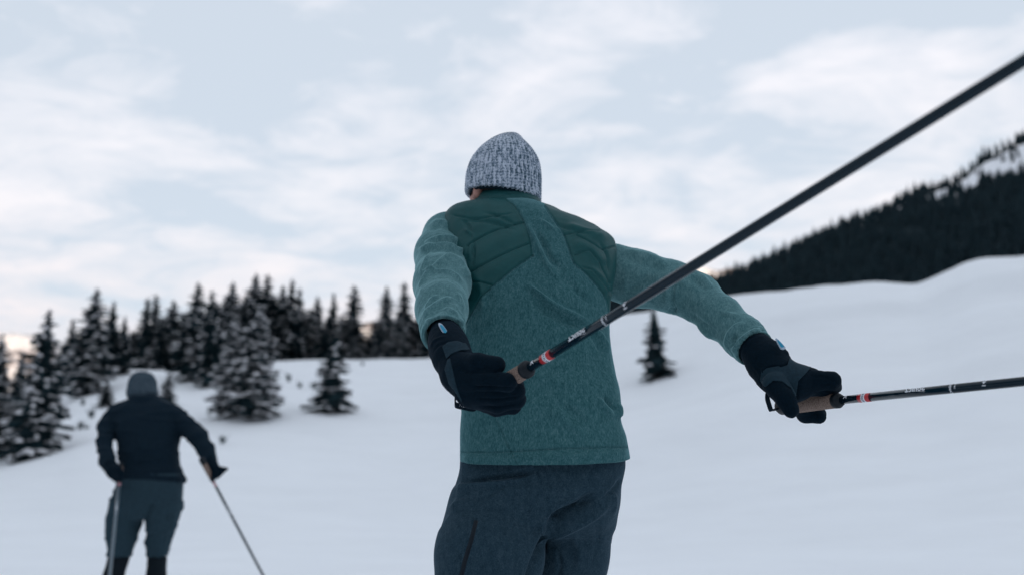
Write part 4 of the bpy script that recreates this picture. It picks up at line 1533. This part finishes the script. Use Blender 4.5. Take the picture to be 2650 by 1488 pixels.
gr_str = [(2.2, -0.0028, [(2049, 921), (2035, 945), (1990, 950), (1968, 985)], 0), (2.2, -0.0026, [(2110, 950), (2080, 965), (2062, 1000), (2062, 1030)], 0), (1.8, -0.002, [(2020, 945), (2035, 975), (2050, 1000)], 0),
          (1.8, -0.002, [(1980, 990), (2000, 985), (2025, 985), (2045, 1003)], 0), (2.5, 0.002, [(1972, 950), (1978, 980)], 0.2), (3, 0.0025, [(2030, 905), (2045, 920)], 0.3), (3, -0.002, [(2100, 975), (2130, 975), (2165, 990)], 0.2),
          (3, 0.002, [(1935, 930), (1960, 960), (1985, 1000)], 0.3)]
glove_R = sdf_part('glove', gfR, (0.44, 1.86, 0.58), (0.74, 2.20, 0.84), 0.0028, M_glove, hero, base1, gr_str, lambda v, n: 0.0012 * fbm(v * 45, 3) + 0.0008 * fbm(v * 150, 2), label='right black ski glove')


def shell_patch(name, f, poly, parent, mt, h, lo, hi, lift=0.0012):
    """a panel sewn on the glove: the piece of its surface inside poly, lifted off it with its own thickness"""
    g = lambda p: f(p) - lift
    lo, hi = auto_box(g, *NEAR_BOX)
    v, q = surface_nets(g, axis_grid(lo[0], hi[0], h), axis_grid(lo[1], hi[1], h), axis_grid(lo[2], hi[2], h))
    n = grad(g, v)
    view = np.array([0, 0, CAMZ]) - v
    fc = (n * view).sum(1)
    px, py, _ = project(v)
    s = np.where(fc > 0, inside_poly(px, py, poly), 40.0)
    v1, a, b = clip_split(v, tris_of(q), s)
    v1, a = compact(v1, a)
    v1, a = largest(v1, a)
    v1 = v1 + grad(g, v1) * (0.0009 * fbm(v1 * 60, 2))[:, None]
    o = part(name, v1, a, mt, parent, (0, 0, 0))
    o.data.transform(__import__('mathutils').Matrix.Translation(-Vector(base1)))
    sm = o.modifiers.new('thick', 'SOLIDIFY'); sm.thickness = 0.0015; sm.offset = -1
    return o


shell_patch('wrist_strap', gfL, [(1144, 896), (1160, 884), (1182, 881), (1206, 888), (1216, 903), (1190, 905), (1166, 915), (1155, 927)], glove_L, M_gpalm, 0.0028, (-0.19, 1.70, 0.66), (-0.02, 1.99, 0.86))
shell_patch('back_panel', gfL, [(1158, 930), (1164, 925), (1172, 960), (1182, 1004), (1200, 1050), (1180, 1018), (1160, 990), (1150, 955)], glove_L, M_gpalm, 0.0028, (-0.19, 1.70, 0.62), (-0.02, 1.99, 0.86), 0.0008)
shell_patch('back_panel', gfR, [(2046, 918), (2100, 948), (2085, 966), (2066, 985), (2060, 1025), (2046, 1000), (2030, 975), (2012, 952), (2038, 944)], glove_R, M_gpalm, 0.003, (0.44, 1.90, 0.58), (0.74, 2.20, 0.84), 0.0010)
shell_patch('wrist_strap', gfR, [(1984, 952), (2016, 946), (2035, 965), (2046, 1002), (2025, 985), (2000, 984), (1980, 1001), (1966, 985), (1970, 963)], glove_R, M_gpalm, 0.003, (0.44, 1.90, 0.58), (0.74, 2.20, 0.84), 0.0014)


def tag(a, b, c, d, parent, off):
    """small woven label: grey border, blue field"""
    vs = []
    cen = (a + b + c + d) / 4
    nrm = np.cross(b - a, d - a); nrm /= np.linalg.norm(nrm)
    if nrm[1] > 0:
        nrm = -nrm
    for k, (sc2, lift, mt, nm) in enumerate(((1.0, 0.0, M_taggrey, 'logo_tag'), (0.66, 0.0012, M_tagblue, 'tag_print'))):
        ring = [cen + (q - cen) * sc2 for q in (a, b, c, d)]
        # rounded long sides
        pts = []
        for i in range(4):
            p0, p1 = ring[i], ring[(i + 1) % 4]
            for s in range(4):
                tt = s / 4
                pts.append(p0 + (p1 - p0) * tt + (p1 + p0 - 2 * cen) * 0.10 * math.sin(math.pi * tt))
        top = [q + nrm * (off + lift + 0.001) for q in pts]
        bot = [q + nrm * (off + lift - 0.0015) for q in pts]
        m = len(pts)
        f = [tuple(range(m)), tuple(range(2 * m - 1, m - 1, -1))] + [(i, i + m, (i + 1) % m + m, (i + 1) % m) for i in range(m)]
        if k == 0:
            po = part(nm, np.array(top + bot), f, mt, parent, base1, smooth=False)
        vs.append((nm, np.array(top + bot) - np.array(base1), f, mt))
    me = mesh_from('print', vs[1][1], vs[1][2], vs[1][3], False)
    # print joined on the tag as a second material
    po.data.materials.append(M_tagblue)
    import bmesh
    bm = bmesh.new(); bm.from_mesh(po.data)
    k0 = len(bm.faces)
    bm.from_mesh(me)
    bm.faces.ensure_lookup_table()
    for i in range(k0, len(bm.faces)):
        bm.faces[i].material_index = 1
    # white stitches like tiny letters
    bm.to_mesh(po.data); bm.free()
    return po


tag(P(1134, 838, 1.885), P(1144, 839, 1.885), P(1164, 868, 1.868), P(1150, 866, 1.868), glove_L, 0.0)
tag(P(2007, 876, 2.06), P(2014, 879, 2.06), P(2033, 900, 2.05), P(2021, 903, 2.05), glove_R, 0.0)

# ======================================================== poles


def text_mesh(body, font_bold=True):
    cu = bpy.data.curves.new('lettering', 'FONT')
    cu.body = body
    cu.align_x = 'CENTER'; cu.align_y = 'CENTER'
    cu.resolution_u = 2
    if font_bold:
        cu.offset = 0.02
    o = bpy.data.objects.new('lettering', cu)
    C.objects.link(o)
    dg = bpy.context.evaluated_depsgraph_get()
    me = bpy.data.meshes.new_from_object(o.evaluated_get(dg))
    bpy.data.objects.remove(o)
    import bmesh
    bm = bmesh.new(); bm.from_mesh(me)
    bmesh.ops.triangulate(bm, faces=bm.faces)
    bmesh.ops.subdivide_edges(bm, edges=[e for e in bm.edges if e.calc_length() > 0.25], cuts=2)
    bmesh.ops.triangulate(bm, faces=bm.faces)
    v = np.array([x.co[:] for x in bm.verts]); f = [[y.index for y in x.verts] for x in bm.faces]
    bm.free()
    return v, f


def wrap_print(body, a, d, e1, e2, t0, ang0, size, radius, around, flip, mt, parent, base, name='lettering', shear=0.0):
    v, f = text_mesh(body)
    u, w = v[:, 0] * size + v[:, 1] * size * shear, v[:, 1] * size
    if flip:
        u, w = -u, -w
    if around:
        ax, ar = -w, u
    else:
        ax, ar = u, w
    th_ = ang0 + ar / radius
    pos = np.asarray(a) + np.outer(t0 + ax, d) + (radius + 0.0003) * (np.outer(np.cos(th_), e1) + np.outer(np.sin(th_), e2))
    return part(name, pos, f, mt, parent, base, smooth=False)


def ski_pole(label, pa, pb, grip_len, total, r_top, r_bot, prints, shaft_mat=M_shaft, grip_r=(0.0150, 0.0165), group='ski poles', text=True):
    """pa = where grip meets shaft, pb = a point further down the shaft"""
    pa, pb = np.asarray(pa), np.asarray(pb)
    d = (pb - pa) / np.linalg.norm(pb - pa)
    o = thing('ski_pole', pa, label, 'ski pole')
    base = pa
    _, e1, e2 = frame_of(d)
    # e1/e2 so that angle 0 faces the camera
    view = np.array([0, 0, CAMZ]) - (pa + d * 0.2)
    view = view - d * (view @ d); view /= np.linalg.norm(view)
    e1 = view; e2 = np.cross(d, e1)
    L = total - grip_len
    prof = [(0.0, r_top), (0.3, r_top), (L * 0.6, (r_top + r_bot) / 2), (L - 0.03, r_bot), (L - 0.03, 0.0045), (L, 0.0015)]
    vv, ff = lathe(pa, d, prof, 32)
    sh = part('shaft', vv, ff, shaft_mat, o, base)
    vv, ff = lathe(pa, d, [(-0.006, 0.0148), (-0.004, 0.0158), (0.004, 0.0158), (0.007, 0.0142), (0.008, 0.0120), (0.013, 0.0112), (0.014, 0.0085)], 32)
    part('grip_collar', vv, ff, M_rubber, o, base)
    g0, g1 = grip_r
    vv, ff = lathe(pa, d, [(-grip_len + 0.03, g1 * 0.98), (-grip_len * 0.7, g1), (-grip_len * 0.35, g0 * 1.02), (-0.006, g0 * 0.95)], 28)
    part('grip', vv, ff, M_cork, o, base)
    vv, ff = lathe(pa, d, [(-grip_len - 0.012, g1 * 0.35), (-grip_len - 0.008, g1 * 0.8), (-grip_len, g1 * 1.05), (-grip_len + 0.028, g1 * 1.12), (-grip_len + 0.033, g1 * 1.0)], 28)
    part('grip_cap', vv, ff, M_rubber, o, base)
    # basket near the tip
    vv, ff = lathe(pa, d, [(L - 0.075, r_bot + 0.001), (L - 0.070, 0.012), (L - 0.062, 0.026), (L - 0.058, 0.026), (L - 0.060, 0.010), (L - 0.035, r_bot)], 20)
    part('basket', vv, ff, M_rubber, o, base)
    if text:
        rr = r_top + 0.00025
        t_band = prints['band']
        vv, ff = lathe(pa, d, [(t_band, rr), (t_band + 0.030, rr)], 32)
        bd = part('red_band', vv, ff, M_red, o, base)
        rr2 = rr + 0.00025
        vv, ff = lathe(pa, d, [(t_band + 0.0095, rr2), (t_band + 0.0195, rr2)], 32)
        part('white_band', vv, ff, M_white, o, base)
        A = prints['angle']
        wrap_print('AUSTRIA', pa, d, e1, e2, t_band + 0.0145, A + prints.get('tw', 0), 0.0068, rr2, True, prints['flip'], M_navyprint, o, base)
        wrap_print('CARBON', pa, d, e1, e2, prints['carbon'], A, 0.0065, r_top, True, prints['flip'], M_white, o, base)
        wrap_print('HM 14', pa, d, e1, e2, prints['carbon'] + 0.010, A + 0.25 * prints['s'], 0.0038, r_top, True, prints['flip'], M_white, o, base)
        wrap_print('145', pa, d, e1, e2, prints['size'], A + prints['so'], 0.0110, r_top, True, prints['flip'], M_white, o, base)
        wrap_print('Sonic2', pa, d, e1, e2, prints['logo'], A + prints['lo'], 0.0175, r_top, False, True, M_white, o, base, shear=0.25)
        # the flying stroke over the logo
        t0, t1 = prints['logo'] - 0.010, prints['logo'] + 0.024
        a0, a1 = A + prints['lo'] + prints['s'] * -0.45, A + prints['lo'] + prints['s'] * -0.95
        pts = []
        for k in range(7):
            q = k / 6
            an = a0 + (a1 - a0) * q
            for w in (-0.0009 - 0.0012 * q, 0.0009 + 0.0012 * q):
                pts.append(pa + d * (t0 + (t1 - t0) * q + w) + (r_top + 0.0004) * (math.cos(an) * e1 + math.sin(an) * e2))
        part('logo_stroke', np.array(pts), [(2 * k, 2 * k + 1, 2 * k + 3, 2 * k + 2) for k in range(6)], M_white, o, base, smooth=False)
        # small emblem next to the collar
        wrap_print('A', pa, d, e1, e2, prints['mark'], A + prints['lo'] * 0.8, 0.013, r_top, False, prints['flip'], M_white, o, base, 'emblem')
    return o, d, e1, e2


A1, B1 = P(1362, 956, 1.755), P(2650, 158, 1.04)
pole1, d1, _, _ = ski_pole('black ski pole slanting to the upper right from the near skier\'s left hand', A1, B1, 0.165, 1.50, 0.0083, 0.0062,
                         dict(band=0.052, angle=-0.35, carbon=0.233, size=0.290, logo=0.163, lo=-0.60, so=-0.30, mark=0.030, flip=True, s=-1))
A2, B2 = P(2166, 1036, 2.035), P(2650, 986, 1.66)
pole2, d2, _, _ = ski_pole('black ski pole pointing right from the near skier\'s right hand with cork grip in view', A2, B2, 0.165, 1.50, 0.0083, 0.0066,
                         dict(band=0.062, angle=-0.35, carbon=0.285, size=0.355, logo=0.205, lo=-0.60, so=-0.30, mark=0.030, flip=True, s=-1), grip_r=(0.0160, 0.0178))

# straps
g1 = A1 - d1 * 0.172
path = [g1, P(1228, 1056, 1.86), P(1200, 1052, 1.85), P(1180, 1047, 1.86), P(1178, 1034, 1.88), P(1182, 1015, 1.90), P(1190, 990, 1.90), P(1180, 950, 1.90)]
vv, ff = ribbon(smooth_line(path, 5), (0, -0.25, 1.0), 0.011, 0.002)
st = part('strap', vv, ff, M_glove, pole1, A1)
tv, tf2 = text_mesh('TTERGRELL', False)
a_, b_ = P(1188, 1048.5, 1.853), P(1229, 1056.5, 1.853)
ux = (b_ - a_); wdt = np.linalg.norm(ux); ux /= wdt
uy = np.array([0, 0.2, 1.0]); uy -= ux * (uy @ ux); uy /= np.linalg.norm(uy)
k = wdt / (tv[:, 0].max() - tv[:, 0].min())
nrm_ = np.cross(ux, uy); nrm_ = nrm_ if nrm_[1] < 0 else -nrm_
pos = (a_ + b_) / 2 + np.outer(tv[:, 0] * k, ux) + np.outer(tv[:, 1] * 0.0085, uy) + nrm_ * 0.0035
part('strap_lettering', pos, tf2, M_white, pole1, A1, smooth=False)
g2 = A2 - d2 * 0.172
path = [g2, P(1998, 1062, 2.14), P(1990, 1045, 2.12), P(1986, 1028, 2.11), P(1990, 1012, 2.11), P(2010, 990, 2.10)]
vv, ff = ribbon(smooth_line(path, 5), (1.0, 0.1, 0.2), 0.010, 0.002)
part('strap', vv, ff, M_glove, pole2, A2)

# ======================================================== FAR SKIER
t2_rows = [(1018, 355, 400, 6.62, 0.050), (1030, 338, 418, 6.60, 0.070), (1042, 305, 444, 6.58, 0.095), (1052, 288, 458, 6.56, 0.11), (1070, 284, 468, 6.54, 0.125), (1095, 290, 472, 6.50, 0.13), (1125, 301, 467, 6.46, 0.130),
           (1171, 309, 459, 6.40, 0.126), (1195, 312, 461, 6.38, 0.125), (1218, 305, 468, 6.36, 0.13), (1243, 302, 477, 6.34, 0.135), (1275, 300, 478, 6.32, 0.135)]
t2 = Stack(t2_rows, 2.4)
h2_rows = [(1225, 310, 470, 6.34, 0.118), (1250, 304, 470, 6.33, 0.125), (1273, 298, 471, 6.32, 0.13), (1310, 289, 466, 6.31, 0.128), (1340, 284, 456, 6.31, 0.11)]
h2 = Stack(h2_rows, 2.4)
l2L = pc((328, 1310, 6.31, 0.105), (320, 1350, 6.30, 0.098), (314, 1395, 6.28, 0.084), (308, 1440, 6.25, 0.066), (294, 1488, 6.22, 0.060), (282, 1560, 6.2, 0.055)) + [(np.array([-2.52, 6.15, 0.07]), 0.05)]
l2R = pc((425, 1310, 6.31, 0.100), (418, 1350, 6.31, 0.090), (411, 1395, 6.32, 0.074), (407, 1440, 6.33, 0.060), (404, 1488, 6.34, 0.059), (404, 1560, 6.35, 0.054)) + [(np.array([-2.24, 6.35, 0.07]), 0.05)]
a2L = pc((299, 1080, 6.52, 0.074), (278, 1106, 6.44, 0.058), (271, 1145, 6.33, 0.046), (276, 1187, 6.22, 0.042), (289, 1213, 6.15, 0.039))
a2R = pc((452, 1078, 6.52, 0.070), (480, 1100, 6.47, 0.062), (512, 1130, 6.40, 0.056), (530, 1160, 6.34, 0.050), (541, 1192, 6.28, 0.043))
hand2L = dict(gaunt=pc((285, 1205, 6.17, 0.046), (295, 1220, 6.13, 0.044)), palm=pc((295, 1218, 6.13, 0.044), (303, 1228, 6.11, 0.040)), thumb=pc((298, 1212, 6.10, 0.024), (310, 1214, 6.07, 0.018)),
              index=pc((302, 1222, 6.09, 0.026), (313, 1226, 6.06, 0.020)), middle=pc((302, 1228, 6.09, 0.026), (313, 1232, 6.07, 0.019)), ring=pc((301, 1233, 6.10, 0.024), (310, 1237, 6.08, 0.018)),
              little=pc((300, 1237, 6.11, 0.022), (307, 1241, 6.10, 0.016)))
hand2R = dict(gaunt=pc((540, 1190, 6.28, 0.044), (547, 1206, 6.25, 0.042)), palm=pc((547, 1205, 6.25, 0.042), (556, 1217, 6.22, 0.040)), thumb=pc((556, 1212, 6.22, 0.024), (572, 1214, 6.20, 0.018), (585, 1213, 6.2, 0.013)),
              index=pc((556, 1218, 6.22, 0.028), (570, 1221, 6.20, 0.020), (577, 1217, 6.2, 0.016)), middle=pc((554, 1222, 6.21, 0.028), (564, 1228, 6.18, 0.020)), ring=pc((551, 1225, 6.21, 0.026), (557, 1233, 6.18, 0.018)),
              little=pc((548, 1225, 6.21, 0.024), (551, 1234, 6.19, 0.017)))
base2 = (-2.35, 6.3, 0.0)
far = thing('person', base2, 'far skier seen from behind in a black jacket with one pole planted on each side', 'person')
hc2 = P(369, 1003, 6.66)
head2, hat_at2, HB2 = head_sdf(hc2, math.radians(5), 0.90, 0.05)
bf2 = body_sdf(t2, h2, [l2L, l2R], [a2L, a2R], list(hand2L.values()) + list(hand2R.values()), head2, 0.022)
sdf_part('body', bf2, (-2.75, 5.95, 0.02), (-1.70, 6.85, 1.72), 0.014, M_skin, far, base2)
hat2 = Stack([(961, 362, 378, 6.68, 0.02), (963, 354, 386, 6.68, 0.04), (968, 346, 394, 6.68, 0.062), (977, 339, 400, 6.67, 0.08), (990, 334, 404, 6.67, 0.095), (1005, 332, 405, 6.66, 0.104), (1022, 333, 404, 6.65, 0.106), (1050, 334, 403, 6.64, 0.104)], 2.15)
zb2 = P(369, 1026, 6.56)[2]
sdf_part('hat', lambda p: smax(hat2(p), zb2 - p[:, 2], 0.004), (-2.65, 6.45, 1.35), (-2.25, 6.95, 1.75), 0.007, M_hat2, far, base2, noise=lambda v, n: 0.005 * sstep(zb2 + 0.058, zb2 + 0.048, v[:, 2]) + 0.002 * np.cos(np.arctan2(v[:, 0] - hc2[0], v[:, 1] - hc2[1]) * 30) + 0.002 * fbm(v * 40, 2), label='blue grey knitted beanie')


def jk2(p):
    d = t2(p)
    for c in (a2L, a2R):
        d = smin(d, chain(p, c, 0.02), 0.009)
    d = smin(d, smax(cone(p, P(373, 1040, 6.56), P(371, 1016, 6.63), 0.083, 0.072), plane_d(p, P(371, 1016, 6.60), (0, -.3, 1)), 0.004), 0.015)
    return smax(d, P(380, 1243, 6.25)[2] + 0.004 - p[:, 2] - 0.05 * (p[:, 0] + 2.3), 0.004)


def fold2(v, n):
    w = np.stack([v[:, 0] * 7, v[:, 1] * 7, v[:, 2] * 16], 1)
    return 0.010 * np.clip(1 - np.abs(vnoise(w)) * 2.2, 0, 1) ** 2 + 0.005 * fbm(v * 14, 2)


sdf_part('jacket', jk2, (-2.80, 6.02, 0.90), (-1.80, 6.80, 1.55), 0.0085, M_j2, far, base2, noise=fold2, label='black softshell jacket')
zk = P(400, 1438, 6.3)[2]
leg2 = lambda p: smin(h2(p), smin(chain(p, l2L, 0.03), chain(p, l2R, 0.03), 0.006), 0.03)
pan2 = sdf_part('trousers', lambda p: smax(leg2(p), zk - p[:, 2] - 0.15 * 0, 0.004), (-2.75, 6.0, 0.45), (-2.0, 6.6, 1.12), 0.009, M_p2, far, base2,
                [(5, -0.02, [(400, 1300), (385, 1325), (378, 1350)], 0.2), (4, 0.008, [(440, 1300), (436, 1350), (428, 1420)], 0.2), (3, -0.008, [(445, 1310), (440, 1360), (432, 1420)], 0.2), (5, 0.008, [(340, 1290), (335, 1340), (325, 1400)], 0.3)], fold2,
                label='blue grey ski trousers')
for c in (l2L, l2R):
    bx_ = c[-1][0]
    gf = lambda p, c=c: smax(chain(p, [(a, r + 0.001) for a, r in c[3:]], 0.02), p[:, 2] - zk + 0.002, 0.004)
    g_ = lambda p, c=c, gf=gf: smin(gf(p), smax(cone(p, c[-1][0] + [0, -0.03, -0.02], c[-1][0] + [0.01, 0.16, -0.04], 0.05, 0.036), -(p[:, 2] - 0.004), 0.004), 0.02)
    lo = np.array([min(a[0] for a, r in c[3:]) - 0.1, bx_[1] - 0.2, 0.0]); hi = np.array([max(a[0] for a, r in c[3:]) + 0.1, 6.62, zk + 0.03])
    sdf_part('boot', g_, lo, hi, 0.010, M_boot, far, base2, label='tall black overboot')
for hd, lab in ((hand2L, 'left black glove'), (hand2R, 'right black glove')):
    allp = np.array([a for c in hd.values() for a, r in c])
    sdf_part('glove', glove_sdf(hd, 0.006), allp.min(0) - 0.07, allp.max(0) + 0.07, 0.005, M_glove, far, base2, label=lab)

A3, B3 = P(309, 1243, 6.10), P(284, 1488, 5.45)
ski_pole('grey ski pole held upright in the far skier\'s left hand', A3, B3, 0.15, 1.45, 0.0095, 0.0085, dict(band=0.02, angle=0, carbon=0.2, size=0.3, logo=0.25, lo=0, so=0, mark=0.05, flip=False, s=1), M_graysh)
A4, B4 = P(549, 1239, 6.20), P(681, 1488, 6.45)
ski_pole('dark ski pole slanting to the lower right from the far skier\'s right hand', A4, B4, 0.15, 1.45, 0.0085, 0.0075, dict(band=0.02, angle=0, carbon=0.2, size=0.3, logo=0.25, lo=0, so=0, mark=0.05, flip=False, s=1))
